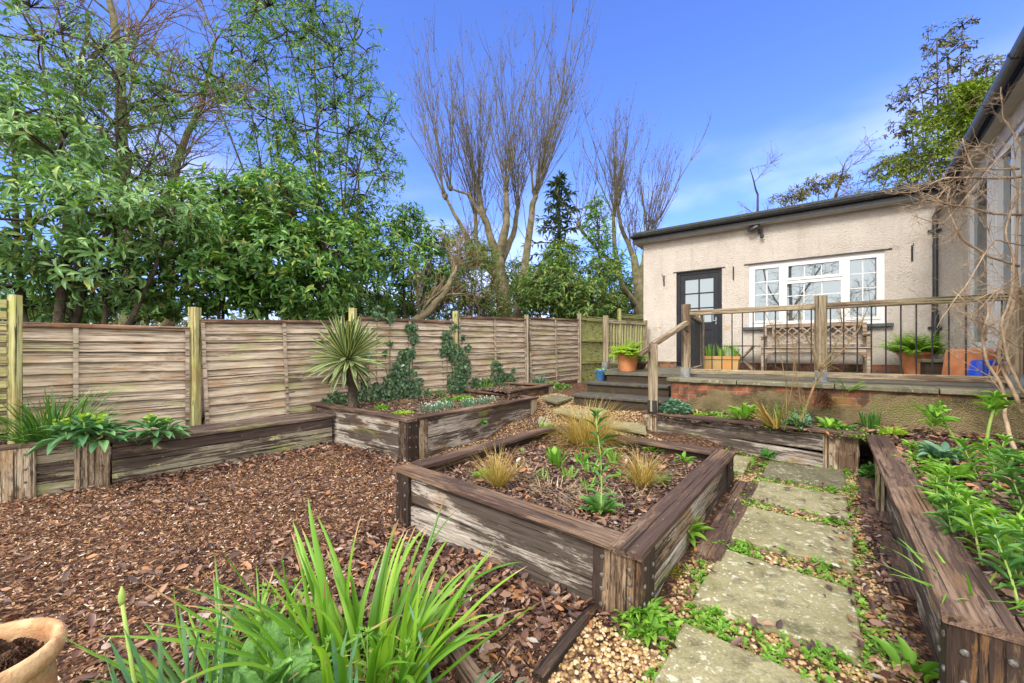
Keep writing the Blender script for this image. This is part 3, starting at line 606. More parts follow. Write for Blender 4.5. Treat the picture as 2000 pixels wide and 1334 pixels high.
d=(RD-RC).normalized(); beam('top_rail',m_gpost,fbal,(RC.x+d.x*.05,RC.y+d.y*.05,1.91),(RD.x-d.x*.04,RD.y-d.y*.04,1.91),.07,.07); beam('bottom_rail',m_gpost,fbal,(RC.x+d.x*.05,RC.y+d.y*.05,1.05),(RD.x-d.x*.04,RD.y-d.y*.04,1.05),.06,.06)
for i in range(14):
    p=RC.lerp(RD,(i+.8)/14.6); beam('spindle',m_gpost if i%2 else m_gate,fbal,(p.x,p.y,1.08),(p.x,p.y,1.875),.032,.032,jit=.001)
# handrail with its newel
NP=Vector((1.80,5.10)); hr=thing('handrail',(NP.x,NP.y,ZR),'sloping timber handrail on a square newel post in a dark metal shoe beside the steps','handrail')
o=beam('post',m_rail,hr,(NP.x,NP.y,ZR+.01),(NP.x,NP.y,1.40),.095,.095,jit=.0015,ch=.008)
MB().box((-.055,-.055,0),(.055,.055,.15)).build('post_shoe',m_metal,o,Matrix.Translation((NP.x,NP.y,ZR))@Matrix.Rotation(angR,4,'Z'))
hb=Vector((R1.x-.02,R1.y-.06,1.70)); ha=Vector((NP.x-.02,NP.y+.02,1.37)); dd=(hb-ha)
beam('rail',m_rail,hr,ha+dd.normalized()*.05,hb,.075,.06,jit=.0015,ch=.008)
beam('lower_rail',m_rail,hr,ha-dd.normalized()*.05-Vector((0,0,.02)),ha-dd.normalized()*.22-Vector((0,0,.02)),.06,.055)
MB().tube([hb+Vector((-.03,0,-.02)),hb+Vector((-.03,-.01,-.10)),hb+Vector((.03,.0,-.12))],.006,6).build('bracket',m_metal,hr)
# ---------- house extension ----------
m_patch=flat('rust_patch',(.42,.30,.19),(.56,.46,.35),30,.9,.5)
he=thing('house_extension',HP(2.4,0,T),'flat roofed cream pebbledashed garden room with dark door and white windows','building')
angH=math.atan2(e.y,e.x); MH=Matrix.Translation((HC.x,HC.y,T))@Matrix.Rotation(angH,4,'Z')   # local x along the wall, -y towards the garden, z from the terrace
LW_=5.02; HW=2.83
ops=[(.72,1.62,-.02,2.09),(2.10,4.11,.86,2.09)]
mb=MB(); xs_=sorted({0,LW_,*[o[0] for o in ops],*[o[1] for o in ops]}); zs_=sorted({.13,HW,*[max(.13,o[2]) for o in ops],*[o[3] for o in ops]})
def inop(x,z): return any(o[0]<x<o[1] and o[2]<z<o[3] for o in ops)
for i in range(len(xs_)-1):
    for j in range(len(zs_)-1):
        x0,x1,z0,z1=xs_[i],xs_[i+1],zs_[j],zs_[j+1]
        if not inop((x0+x1)/2,(z0+z1)/2): mb.add([(x0,0,z0),(x1,0,z0),(x1,0,z1),(x0,0,z1)],[(0,1,2,3)])
for x0,x1,z0,z1 in ops:
    z0=max(z0,.13); dq=.13
    mb.add([(x0,0,z0),(x0,dq,z0),(x0,dq,z1),(x0,0,z1)],[(3,2,1,0)]); mb.add([(x1,0,z0),(x1,dq,z0),(x1,dq,z1),(x1,0,z1)],[(0,1,2,3)])
    mb.add([(x0,0,z1),(x1,0,z1),(x1,dq,z1),(x0,dq,z1)],[(0,3,2,1)]); mb.add([(x0,0,z0),(x1,0,z0),(x1,dq,z0),(x0,dq,z0)],[(0,1,2,3)])
mb.add([(0,0,.13),(0,0,HW),(0,3.6,HW),(0,3.6,.13)],[(0,1,2,3)]); mb.add([(0,3.6,-.6),(LW_,3.6,-.6),(LW_,3.6,HW),(0,3.6,HW)],[(0,3,2,1)])
mb.add([(0,0,-.6),(0,0,.13),(0,3.6,.13),(0,3.6,-.6)],[(0,1,2,3)]); mb.add([(LW_,0,-.6),(LW_,0,HW),(LW_,3.6,HW),(LW_,3.6,-.6)],[(3,2,1,0)])
mb.box((0.1,.35,0),(LW_-.1,.36,HW-.05))
mb.build('wall',m_render,he,MH)
MB().box((0,.004,-.1),(.72,.1,.13)).box((1.62,.004,-.1),(LW_,.1,.13)).build('brick_plinth',m_plinth,he,MH)
MB().box((.66,-.015,2.09),(1.68,-.001,2.105)).box((2.02,-.018,2.09),(4.20,-.001,2.108)).build('drip_bead',m_gutter,he,MH)
for (s_,z_,rr_) in ((.28,.88,.06),(.62,.80,.055),(1.72,.86,.07),(.36,.90,.03)):
    n_=14; vs=[(s_+rr_*random.uniform(.5,1.1)*math.cos(6.283*i/n_),-.004,z_+rr_*random.uniform(.5,1.1)*math.sin(6.283*i/n_)) for i in range(n_)]; MB().add([(s_,-.007,z_)]+vs,[(0,i+1,(i+1)%n_+1) for i in range(n_)]).build('repair_patch',m_patch,he,MH)
# roof
rf=MB().box((-.18,-.16,HW),(LW_+.2,3.8,HW+.035),0).build('soffit',m_soffit,he,MH)
rr=MB().box((-.19,-.17,HW+.035),(LW_+.3,3.8,HW+.20)).box((-.20,-.185,HW+.20),(LW_+.3,3.81,HW+.245)).build('roof',m_felt,he,MH)
MB().box((-.195,-.186,HW+.0),(LW_+.1,-.172,HW+.185)).build('fascia',m_gutter,rr,MH)
def gutter(name,parent,M,x0,x1,y,z,r=.055,mat=None):
    mb=MB(); vs=[];fs=[]; k=9
    for x in (x0,x1):
        for j in range(k): t=math.pi+math.pi*j/(k-1); vs.append((x,y+r*math.cos(t),z+r*math.sin(t)))
        for j in range(k): t=2*math.pi-math.pi*j/(k-1); vs.append((x,y+(r-.005)*math.cos(t),z+(r-.005)*math.sin(t)))
    n=2*k
    for j in range(n): fs.append((j,(j+1)%n,(j+1)%n+n,j+n))
    for j in range(k-1): fs.append((j+1,j,2*k-1-j,2*k-2-j)); fs.append((n+j,n+j+1,n+2*k-2-j,n+2*k-1-j))
    mb.add(vs,fs); mb.box((x0-.003,y-r,z-r),(x0+.002,y+r,z))
    x=x0+.3
    while x<x1:
        mb.box((x,y-r-.006,z-.012),(x+.035,y+r,z+.006)); mb.tube([(x+.017,y-r,z),(x+.017,y-r*.7,z-r*.75),(x+.017,y,z-r-.004)],.008,5); x+=.95
    return mb.build(name,mat or m_gutter,parent,M)
gutter('gutter',rr,MH,-.2,LW_-.15,-.245,HW+.15)
# door
MD=MH@Matrix.Translation((.72,.05,0)); 
dr=MB().box((0,0,-.0),(.065,.07,2.09)).box((.835,0,0),(.90,.07,2.09)).box((.065,0,2.02),(.835,.07,2.09)).build('door_frame',m_door,he,MD)
ld=MB(); y0,y1=.012,.055
ld.box((.07,y0,.03),(.17,y1,2.015)).box((.73,y0,.03),(.83,y1,2.015)).box((.17,y0,1.91),(.73,y1,2.015)).box((.17,y0,.03),(.73,y1,.23)).box((.17,y0,.82),(.73,y1,.98)).box((.17,y0+.016,.23),(.73,y1-.01,.82)).box((.22,y0+.006,.30),(.68,y0+.016,.75))
ld.box((.437,y0,.98),(.463,y1,1.91)).box((.17,y0+.001,1.275),(.73,y1-.001,1.30)).box((.17,y0+.001,1.595),(.73,y1-.001,1.62))
door=ld.build('door',m_door,he,MD)
MB().box((.17,.03,.98),(.73,.038,1.91)).build('glass',m_glass,door,MD)
MB().tube([(.78,-.0,1.0),(.78,-.045,1.0),(.70,-.05,1.0)],.009,8).box((.765,.002,.93),(.795,.011,1.08)).build('handle',m_zinc,door,MD)
MB().box((-.05,-.06,-.02),(.95,.08,.03)).build('doorstep',m_slate,he,MD)
# window
MW=MH@Matrix.Translation((2.10,.03,.86)); ww,hh_=2.01,1.23
wf=MB(); f=.07
wf.box((0,0,0),(f,.07,hh_)).box((ww-f,0,0),(ww,.07,hh_)).box((f,0,0),(ww-f,.07,f)).box((f,0,hh_-f),(ww-f,.07,hh_))
for xm in (.54,1.44): wf.box((xm,.0,f),(xm+.075,.07,hh_-f))
wf.box((.615,0,.80),(1.44,.07,.865)).box((-.0,-.05,-.022),(ww,.03,.0)).box((-.012,-.004,-.0),(-.001,.01,hh_)).box((ww+.001,-.004,0),(ww+.012,.01,hh_))
win=wf.build('window_frame',m_upvc,he,MW)
def sash(x0,x1,z0,z1,nx_,nz__,opening=True):
    s=MB(); q=.05
    if opening:
        yy=-.014
        s.box((x0,yy,z0),(x0+q,.03,z1)).box((x1-q,yy,z0),(x1,.03,z1)).box((x0+q,yy,z0),(x1-q,.03,z0+q)).box((x0+q,yy,z1-q),(x1-q,.03,z1))
    else: q=.012; s.box((x0,-.002,z0),(x0+q,.03,z1)).box((x1-q,-.002,z0),(x1,.03,z1)).box((x0+q,-.002,z0),(x1-q,.03,z0+q)).box((x0+q,-.002,z1-q),(x1-q,.03,z1))
    for i in range(1,nx_): xx=x0+q+(x1-x0-2*q)*i/nx_; s.box((xx-.008,.020,z0+q),(xx+.008,.0265,z1-q))
    for i in range(1,nz__): zz=z0+q+(z1-z0-2*q)*i/nz__; s.box((x0+q,.0205,zz-.008),(x1-q,.026,zz+.008))
    o=s.build('sash',m_upvc,win,MW)
    MB().box((x0+q,.027,z0+q),(x1-q,.033,z1-q)).build('pane',m_glass,win,MW)
sash(.055,.555,.055,hh_-.055,2,4); sash(.60,1.455,.85,hh_-.055,3,1); sash(.615,1.44,.07,.80,3,3,False); sash(1.50,ww-.055,.055,hh_-.055,2,4)
MB().box((.10,.12,.95),(ww-.1,.14,1.2)).build('blind',m_white,win,MW)
MB().box((-.10,-.12,-.075),(ww+.10,.06,-.024)).build('sill',m_slate,he,MW)
# downpipe
dpx=4.70; r=.034
dpm=MB(); P=lambda x,y,z:(x,y,z)
dpm.tube([(dpx+.16,-.245,HW+.10),(dpx+.16,-.245,HW-.02),(dpx+.12,-.20,HW-.10),(dpx+.03,-.09,HW-.20),(dpx,-.06,HW-.28),(dpx,-.06,.33)],r,12)
dpm.tube([(dpx,-.06,HW-.30),(dpx,-.06,HW-.38)],r+.006,12).tube([(dpx,-.06,.95),(dpx,-.06,.42)],r+.012,12)
dpm.box((dpx-.08,-.04,.72),(dpx+.08,-.004,.76)).box((dpx-.08,-.04,2.3),(dpx+.08,-.004,2.33))
dpm.build('downpipe',m_gutter,he,MH,smooth=False)
# wall brackets and light
def bracket(s,z,h,arm,label):
    M=MH@Matrix.Translation((s,0,z-T)); mb=MB().box((-.012,-.012,-h),(.012,-.001,0))
    if arm:
        mb.tube([(0,-.012,-.03),(0,-arm,-.03),(0,-arm-.02,-.01),(0,-arm,.01),(0,-arm+.02,0)],.006,6).tube([(0,-.012,-h+.03),(0,-arm*.8,-.04)],.005,6)
    tag(mb.build('hanging_bracket',m_metal,None,M),label,'bracket','iron brackets on the pebbledashed wall')
bracket(.46,3.0,.24,.16,'black iron hanging basket bracket left of the dark door'); bracket(1.83,3.02,.27,.03,'plain black upright bracket between the dark door and the white window'); bracket(4.44,3.06,.27,.10,'black iron bracket right of the white window near the downpipe')
sl_=thing('security_light',HP(2.30,0,3.66),'small black security light high on the pebbledashed wall','wall light')
M=MH@Matrix.Translation((2.30,0,3.66-T)); MB().lathe((0,0,0),[(.03,-.03),(.045,-.02),(.045,.02),(.03,.03)],12).box((-.04,-.03,-.05),(.04,-.001,.05)).tube([(0,-.03,-.02),(.03,-.07,-.10)],.02,8).build('mount',m_metal,sl_,M)
MB().lathe((.03,-.09,-.11),[(.015,-.045),(.035,-.03),(.035,.02),(.02,.035)],12).build('sensor',m_metal,sl_,M)
MB().lathe((0,0,0),[(.10,0),(.11,.02),(.085,.05),(.02,.07)],18,sx=1.1,sy=.8).build('lamp_head',m_metal,sl_,M@Matrix.Translation((-.10,-.11,.05))@Matrix.Rotation(.5,4,'X')@Matrix.Rotation(-.4,4,'Y'))
# ---------- main house wing ----------
IC=HC+e*5.02; wd=Vector((-.645,-.764)); 
hw=thing('house_wing',(IC.x,IC.y,T),'taller cream rendered wing of the house with tall white windows at the right edge','building')
MWg=Matrix.Translation((IC.x,IC.y,T))@Matrix.Rotation(math.atan2(wd.y,wd.x),4,'Z')   # x along the wing towards the camera, +y ... garden side is -y
HH=2.98
ops2=[(.32,2.95,.42,2.78)]
mb=MB()
for (x0,x1,z0,z1) in ((0,.32,.0,HH),(2.95,5.5,0,HH),(.32,2.95,0,.42),(.32,2.95,2.78,HH)): mb.add([(x0,0,z0),(x1,0,z0),(x1,0,z1),(x0,0,z1)],[(0,1,2,3)])
mb.add([(.32,0,.42),(.32,.12,.42),(.32,.12,2.78),(.32,0,2.78)],[(3,2,1,0)]); mb.add([(.32,0,2.78),(2.95,0,2.78),(2.95,.12,2.78),(.32,.12,2.78)],[(0,3,2,1)]); mb.add([(2.95,0,.42),(2.95,.12,.42),(2.95,.12,2.78),(2.95,0,2.78)],[(0,1,2,3)])
mb.box((.1,.5,0),(5.4,.52,HH)); mb.add([(-.4,0,HH-.3),(-.4,5,HH+3),(-.4,6,HH-.3)],[(0,1,2)])
garden=-1
mb.build('wall',m_render,hw,MWg)
f=.075; wf=MB().box((.32,.02,.42),(.32+f,.09,2.78)).box((2.95-f,.02,.42),(2.95,.09,2.78)).box((.32+f,.02,.42),(2.95-f,.09,.42+f)).box((.32+f,.02,2.78-f),(2.95-f,.09,2.78))
for xm in (1.40,1.56,1.78,2.42): wf.box((xm,.0,.42+f),(xm+.09,.09,2.78-f))
wf.box((.28,-.05,.36),(3.0,.05,.418)); wo=wf.build('window_frame',m_upvc,hw,MWg)
for a_,b_ in ((.395,1.40),(1.87,2.42),(2.51,2.875)): MB().box((a_,.05,.495),(b_,.056,2.705)).build('pane',m_glass,wo,MWg)
so_=MB().box((-.5,-.12,HH),(5.8,.1,HH+.02)).build('soffit',m_soffit,hw,MWg)
rm=MB(); rm.add([(-.6,-.14,HH+.03),(5.9,-.14,HH+.03),(5.9,4.2,HH+1.9),(-.6,4.2,HH+1.9),(-.6,-.14,HH+.0),(5.9,-.14,HH+.0),(5.9,4.2,HH+1.85),(-.6,4.2,HH+1.85)],[(0,1,2,3),(7,6,5,4),(0,4,5,1),(1,5,6,2),(3,7,4,0),(2,6,7,3)])
ro=rm.build('roof',m_felt,hw,MWg); MB().box((-.5,-.135,HH-.0),(5.8,-.121,HH+.15)).build('fascia',m_gutter,ro,MWg)
gutter('gutter',ro,MWg,-.45,5.8,-.20,HH+.10,.062)
# ---------- furniture ----------
MBn=MH@Matrix.Translation((2.36,-.22,0))
bn=thing('garden_bench',HP(3.1,.45,T),'weathered wooden garden bench with lattice back under the white window','bench')
def lb_(mb,p,q,w_,h,up=(0,0,1)): addbeam(mb,Vector(p),Vector(q),w_,h,up); return mb
def part(name,mbf,parent,M,mat=m_bench): return mbf.build(name,mat,parent,M)
BL=1.50
for x in (.03,BL-.03):
    part('leg',lb_(MB(),(x,0,0),(x,.04,.86),.055,.055),bn,MBn); part('leg',lb_(MB(),(x,-.50,0),(x,-.50,.62),.055,.055),bn,MBn)
    part('armrest',lb_(MB(),(x,-.55,.635),(x,.03,.635),.07,.03),bn,MBn); part('brace',lb_(MB(),(x,-.47,.33),(x,-.02,.33),.03,.07),bn,MBn)
s=MB()
for k in range(6): lb_(s,(.0,-.50+.085*k,.42),(BL,-.50+.085*k,.42),.07,.02)
part('seat',s,bn,MBn); part('seat_rail',lb_(MB(),(.06,-.50,.375),(BL-.06,-.50,.375),.03,.07),bn,MBn)
for x,sg in ((.06,1),(BL-.06,-1)): part('corner_bracket',MB().add([(x,-.515,.34),(x+.14*sg,-.515,.34),(x+.04*sg,-.515,.29),(x,-.515,.18),(x,-.49,.34),(x+.14*sg,-.49,.34),(x+.04*sg,-.49,.29),(x,-.49,.18)],[(0,1,2,3),(7,6,5,4),(0,4,5,1),(1,5,6,2),(2,6,7,3),(3,7,4,0)]),bn,MBn)
b=MB(); lb_(b,(.05,.045,.84),(BL-.05,.045,.84),.03,.07); lb_(b,(.05,.01,.50),(BL-.05,.01,.50),.03,.05)
for x in (.16,BL/2,BL-.16): lb_(b,(x,.015,.52),(x,.04,.81),.035,.02,(0,1,0))
for i in range(4):
    x0=.16+(BL-.32)*i/4; x1=.16+(BL-.32)*(i+1)/4
    for k in range(2):
        lb_(b,(x0,.02,.52+.01*k),(x1,.04,.80),.025,.014,(0,1,0)) if k==0 else lb_(b,(x1,.022,.52),(x0,.042,.80),.025,.014,(0,1,0))
    xm=(x0+x1)/2; lb_(b,(xm,.024,.52),(x1,.034,.66),.022,.012,(0,1,0)); lb_(b,(x0,.024,.66),(xm,.044,.80),.022,.012,(0,1,0)); lb_(b,(xm,.022,.80),(x1,.03,.66),.022,.012,(0,1,0)); lb_(b,(x0,.02,.66),(xm,.02,.52),.022,.012,(0,1,0))
part('backrest',b,bn,MBn)
# small table
MTt=MH@Matrix.Translation((1.72,-.28,0)); tb_=thing('side_table',HP(2.0,.4,T),'small slatted wooden side table with crossed legs between the door and the bench','table')
s=MB()
for k in range(4): lb_(s,(0,-.30+.1*k,.46),(.60,-.30+.1*k,.46),.085,.022)
part('tabletop',s,tb_,MTt,m_rail)
for y in (-.28,-.02):
    part('leg',lb_(MB(),(.10,y,0),(.50,y,.45),.03,.04,(0,1,0)),tb_,MTt,m_rail); part('leg',lb_(MB(),(.50,y+.032,0),(.10,y+.032,.45),.03,.04,(0,1,0)),tb_,MTt,m_rail)
# ---------- pots ----------
POTS=[]
def pot(loc,r,h,mat,label,cat='plant pot',taper=.72,rim=.03,k=28,group=None,soilz=.03,name='terracotta_pot',sx=1,sy=1):
    p=thing(name,loc,label,cat,group); M=Matrix.Translation(Vector(loc))
    MB().lathe((0,0,0),[(r*taper*.96,0),(r*taper,.005),(r*.93,h-rim*1.6),(r*.94,h-rim*1.5),(r,h-rim*1.35),(r*1.01,h-.006),(r*.985,h),(r*.90,h-.002),(r*.88,h-rim),(r*.8,h-rim*2.2)],k,sx=sx,sy=sy).build('pot',mat,p,M,smooth=False)
    MB().lathe((0,0,0),[(r*.885,h-rim-soilz-.01),(r*.885,h-rim-soilz),(.01,h-rim-soilz+.008)],k,sx=sx,sy=sy).build('compost',m_soil,p,M); return p
pot((2.08,7.18,T),.195,.33,m_terra,'large orange terracotta pot of ferns at the top of the steps')
pot((1.605,7.22,.77),.105,.20,m_bluegl,'small glazed blue pot on the second step','plant pot',taper=.62,name='glazed_pot')
pot((2.72,8.45,T),.13,.13,m_terra,'small shallow terracotta bowl by the wall left of the dark door',group=None)
pot((2.45,8.0,T),.20,.16,m_cap,'low dark trough standing behind the orange fern pot',name='plant_trough',sx=1.3)
pot((6.28,6.22,T),.21,.35,m_terra,'large terracotta pot of ferns against the wall below the downpipe',taper=.6)
# trough of daffodils
tq=thing('plant_trough',(3.87,7.38,T),'rectangular mossy terracotta trough of daffodil shoots standing beside the short return balustrade','planter')
Mt=Matrix.Translation((3.87,7.38,T))@Matrix.Rotation(angH,4,'Z'); a,b_,h=.30,.13,.27
vs=[];fs=[]; prof=[(.9,0),(.97,h-.06),(1.03,h-.055),(1.05,h),(.93,h),(.9,h-.05)]
for q,z in prof:
    for sx,sy in ((-1,-1),(1,-1),(1,1),(-1,1)): vs.append((sx*a*q,sy*(b_-a*(1-q)),z))
for i in range(5):
    for j in range(4): fs.append((i*4+j,i*4+(j+1)%4,(i+1)*4+(j+1)%4,(i+1)*4+j))
fs.append((20,21,22,23)); fs.append((3,2,1,0)); MB().add(vs,fs).build('trough',m_terraold,tq,Mt)
# brick pier with stone cap
bp=thing('brick_pier',(5.95,5.55,T),'low brick pier with a stone cap in front of the right fern pot','pier'); Mt=Matrix.Translation((5.95,5.55,T))@Matrix.Rotation(angH,4,'Z')
MB().box((-.17,-.15,0),(.17,.15,.21)).build('brickwork',m_brickd,bp,Mt); MB().box((-.20,-.18,.212),(.20,.18,.25)).build('cap',m_coping,bp,Mt)
o=MB().lathe((0,0,0),[(.255,0),(.255,.02),(.215,.36),(.20,.385),(.17,.39),(.02,.395)],28).build('upturned_pot',m_terra,None,Matrix.Translation((5.72,4.98,T)),smooth=True); tag(o,'tall terracotta pot turned upside down on the terrace at the right','plant pot')
o=MB().lathe((0,0,0),[(.15,0),(.15,.01),(.10,.25),(.07,.262),(.01,.265)],20).build('upturned_bucket',m_blue,None,Matrix.Translation((5.55,4.70,T)),smooth=True); tag(o,'bright blue plastic bucket turned upside down between terracotta pots','bucket')
pot((5.62,4.42,T),.20,.20,m_terra,'wide ribbed terracotta bowl with a dark leafy plant behind the balustrade',taper=.75,rim=.04)
# foreground pot
fp_=thing('terracotta_pot',(-1.575,1.17,.0),'old pale terracotta pot filled with pine cones in the bottom left corner','plant pot'); M=Matrix.Translation((-1.575,1.17,0.0))
MB().lathe((0,0,0),[(.13,0),(.135,.01),(.165,.20),(.160,.30),(.155,.335),(.165,.345),(.178,.360),(.184,.385),(.179,.408),(.170,.415),(.158,.412),(.150,.395),(.148,.34),(.145,.30)],48,wob=.006).build('pot',m_terra2,fp_,M,smooth=True)
MB().lathe((0,0,0),[(.150,.30),(.150,.31),(.01,.315)],24).build('compost',m_soil,fp_,M)
m_cone=flat('pine_cone',(.035,.018,.012),(.14,.075,.045),60,.8,.4)
def conemesh(L_=.055,R=.02):
    mb=MB(); n=9
    mb.tube([(0,0,0),(0,0,L_)],[R*.5,R*.2],6)
    for i in range(n):
        t=i/n; z=L_*t; r=R*(math.sin(math.pi*(.12+.86*t)))*1.05; k=9
        for j in range(k):
            a=2*math.pi*(j+i*.5)/k; c_,s_=math.cos(a),math.sin(a); w_=r*.36
            mb.add([(c_*r*.3-s_*w_*.3,s_*r*.3+c_*w_*.3,z),(c_*r*.3+s_*w_*.3,s_*r*.3-c_*w_*.3,z),(c_*r+s_*w_,s_*r-c_*w_,z+.006),(c_*r*1.05,s_*r*1.05,z+.011),(c_*r-s_*w_,s_*r+c_*w_,z+.006),(c_*r*.6,s_*r*.6,z+.010)],[(0,1,2,5),(0,5,4),(5,2,3,4)])
    return mb.mesh('pine_cone')
cme=conemesh(); cme.materials.append(m_cone)
for i in range(34):
    a=random.uniform(0,6.28); r=.125*math.sqrt(random.random()); z=.345+.032*(i%3)*(1-r/.16)+random.uniform(0,.012)
    M=Matrix.Translation((-1.575+r*math.cos(a),1.17+r*math.sin(a),z))@Matrix.Rotation(random.uniform(0,6.28),4,'Z')@Matrix.Rotation(random.uniform(1.1,1.9),4,'X')@Matrix.Translation((0,0,-.027))@Matrix.Scale(random.uniform(.85,1.25),4)
    o=link('pine_cone',cme,None,None,M); tag(o,'small dry brown pine cone among others lying in the pale terracotta pot','pine cone','pine cones in the foreground pot')
# =================== vegetation ===================
def nrm(v): return v/(np.linalg.norm(v,axis=-1,keepdims=True)+1e-9)
LT={}
def tmpl(kind):
    if kind in LT: return LT[kind]
    if kind=='lo': V=[(0,0,0),(.45,-.5,.10),(.48,0,-.02),(.45,.5,.10),(1,0,-.18)]; F=[(0,1,2),(0,2,3),(1,4,2),(2,4,3)]
    elif kind=='hi':
        V=[(0,0,0)];F=[]
        rows=[(.12,.18,.0),(.32,.43,.03),(.58,.5,.02),(.82,.30,-.05)]
        for x,w_,z in rows: V+=[(x,-w_,z+w_*.22),(x,0,z-.02),(x,w_,z+w_*.22)]
        V+=[(1,0,-.16)]
        F=[(0,1,2),(0,2,3)]
        for i in range(3):
            a=1+i*3
            for j in (0,1): F+=[(a+j,a+3+j,a+4+j),(a+j,a+4+j,a+1+j)]
        F+=[(10,13,11),(11,13,12)]
    elif kind=='big':
        V=[];F=[];R=9;Cn=5
        for i in range(R+1):
            t=i/R; w_=math.sin(math.pi*min(1,t**.8*.97+.03))**.7*.5
            for j in range(Cn): u=(j/(Cn-1)-.5)*2; V.append((t,u*w_*(1+.06*math.sin(t*31+u)),.05*abs(u)+.018*math.sin(t*28+abs(u)*5)*(.4+abs(u))-.30*t*t+.10*t))
        for i in range(R):
            for j in range(Cn-1): a=i*Cn+j; F+=[(a,a+Cn,a+Cn+1),(a,a+Cn+1,a+1)]
    elif kind=='ivy': V=[(0,0,0),(.05,-.5,.02),(.45,-.42,0),(1,0,-.05),(.45,.42,0),(.05,.5,.02)]; F=[(0,1,2),(0,2,3),(0,3,4),(0,4,5)]
    elif kind=='strip': V=[(0,-.5,0),(0,.5,0),(1,-.3,0),(1,.3,0)]; F=[(0,2,3),(0,3,1)]
    elif kind=='chip': V=[(0,-.4,0),(.9,-.5,.05),(1,.35,.0),(.1,.5,.06)]; F=[(0,1,2),(0,2,3)]
    elif kind=='dead':  # curled fallen leaf
        V=[(0,0,0),(.25,-.36,.13),(.3,0,.02),(.25,.36,.11),(.65,-.40,.20),(.68,0,.05),(.65,.38,.16),(1,0,.16)]
        F=[(0,1,2),(0,2,3),(1,4,5),(1,5,2),(2,5,6),(2,6,3),(4,7,5),(5,7,6)]
    LT[kind]=(np.array(V,float),np.array(F)); return LT[kind]
def leaves_mesh(P,Dr,Up,Ln,Wd,kind='lo',curl=None):
    V,F=tmpl(kind); X=nrm(Dr); Yv=nrm(np.cross(Up,X)); Z=np.cross(X,Yv); n=len(P)
    Ln=np.broadcast_to(Ln,(n,)); Wd=np.broadcast_to(Wd,(n,))
    zc=V[None,:,2]*(1 if curl is None else curl[:,None])
    W_=P[:,None]+X[:,None]*(V[None,:,0,None]*Ln[:,None,None])+Yv[:,None]*(V[None,:,1,None]*Wd[:,None,None])+Z[:,None]*(zc[...,None]*Ln[:,None,None])
    Fs=(F[None]+np.arange(n)[:,None,None]*len(V)).reshape(-1,3); return W_.reshape(-1,3),Fs
def whorls(P,D,n,ln,wd,spread=(.9,1.5),kind='lo',lv=.25,droop=0.,run=.7):
    """n leaves round each tip P pointing D"""
    m=len(P); D=nrm(D); r=nrm(np.cross(D,RG.normal(size=(m,3)))); s=np.cross(D,r)
    k=np.arange(n)[None]; a=k*2.4+RG.uniform(0,6.28,(m,1))+RG.normal(0,.2,(m,n)); el=RG.uniform(spread[0],spread[1],(m,n))
    d=np.cos(el)[...,None]*D[:,None]+np.sin(el)[...,None]*(np.cos(a)[...,None]*r[:,None]+np.sin(a)[...,None]*s[:,None])
    d[...,2]-=droop; L_=ln*RG.uniform(1-lv,1+lv,(m,n)); L_=L_*RG.uniform(.6,1.15,(m,1)); Pp=P[:,None]-D[:,None]*(RG.uniform(0,1.,(m,n))*ln*run)[...,None]
    U=D[:,None]+RG.normal(0,.25,(m,n,3)); U=np.broadcast_to(U,d.shape)
    return leaves_mesh(Pp.reshape(-1,3),d.reshape(-1,3),U.reshape(-1,3),L_.ravel(),(L_*wd/ln).ravel(),kind)
def blades_mesh(base,az,phi0,bend,Ln,Wd,S=7,fold=.25,twist=0.,mode='grass'):
    n=len(base); t=np.linspace(0,1,S+1); Ln=np.broadcast_to(Ln,(n,)); Wd=np.broadcast_to(Wd,(n,))
    phi=phi0[:,None]+bend[:,None]*t[None]**1.6; ds=(Ln/S)[:,None]
    h=np.concatenate([np.zeros((n,1)),np.cumsum(np.sin(phi[:,:-1])*ds,1)],1); z=np.concatenate([np.zeros((n,1)),np.cumsum(np.cos(phi[:,:-1])*ds,1)],1)
    ca,sa=np.cos(az)[:,None],np.sin(az)[:,None]; side=.05*Ln[:,None]*np.sin(t[None]*3+az[:,None]*5)*t[None]
    C_=base[:,None]+np.stack([h*ca-side*sa,h*sa+side*ca,z],-1)
    if mode=='grass': wp=np.clip(1.15*(1-t)**.55,0.02,1)*np.minimum(1,.55+t*3)
    elif mode=='strap': wp=np.where(t<.7,.7+.5*t,1.05*np.sqrt(np.clip((1-t)/.3,0,1)))+.01
    else: wp=np.where(t<.85,1,np.sqrt(np.clip((1-t)/.15,0,1)))+.02   # daffodil: blunt
    tw=az[:,None]+math.pi/2+RG.uniform(-.9,.9,(n,1))*(.3+.7*t[None])*(1 if twist==0 else twist)
    sd=np.stack([np.cos(tw),np.sin(tw),np.zeros_like(tw)],-1); T_=np.stack([np.sin(phi)*ca,np.sin(phi)*sa,np.cos(phi)],-1); Nn=np.cross(sd,T_)
    w_=(Wd[:,None]*wp[None]*.5)[...,None]
    V=np.stack([C_-sd*w_+Nn*w_*fold,C_-Nn*w_*fold,C_+sd*w_+Nn*w_*fold],2).reshape(n,-1,3)
    F=[]
    for i in range(S):
        a=i*3
        for j in (0,1): F+=[(a+j,a+j+1,a+j+4,a+j+3)]
    F=np.array(F); Fs=(F[None]+np.arange(n)[:,None,None]*V.shape[1]).reshape(-1,4); return V.reshape(-1,3),Fs
def cat(*L_):
    V=[];F=[];n=0
    for v,f in L_:
        if len(f) and f.shape[1]==4: f=np.concatenate([f[:,[0,1,2]],f[:,[0,2,3]]])
        V.append(v);F.append(f+n);n+=len(v)
    return np.concatenate(V),np.concatenate(F)
def lf(name,VF,mat,parent=None,M=None): return link(name,npmesh(*VF),mat,parent,M)
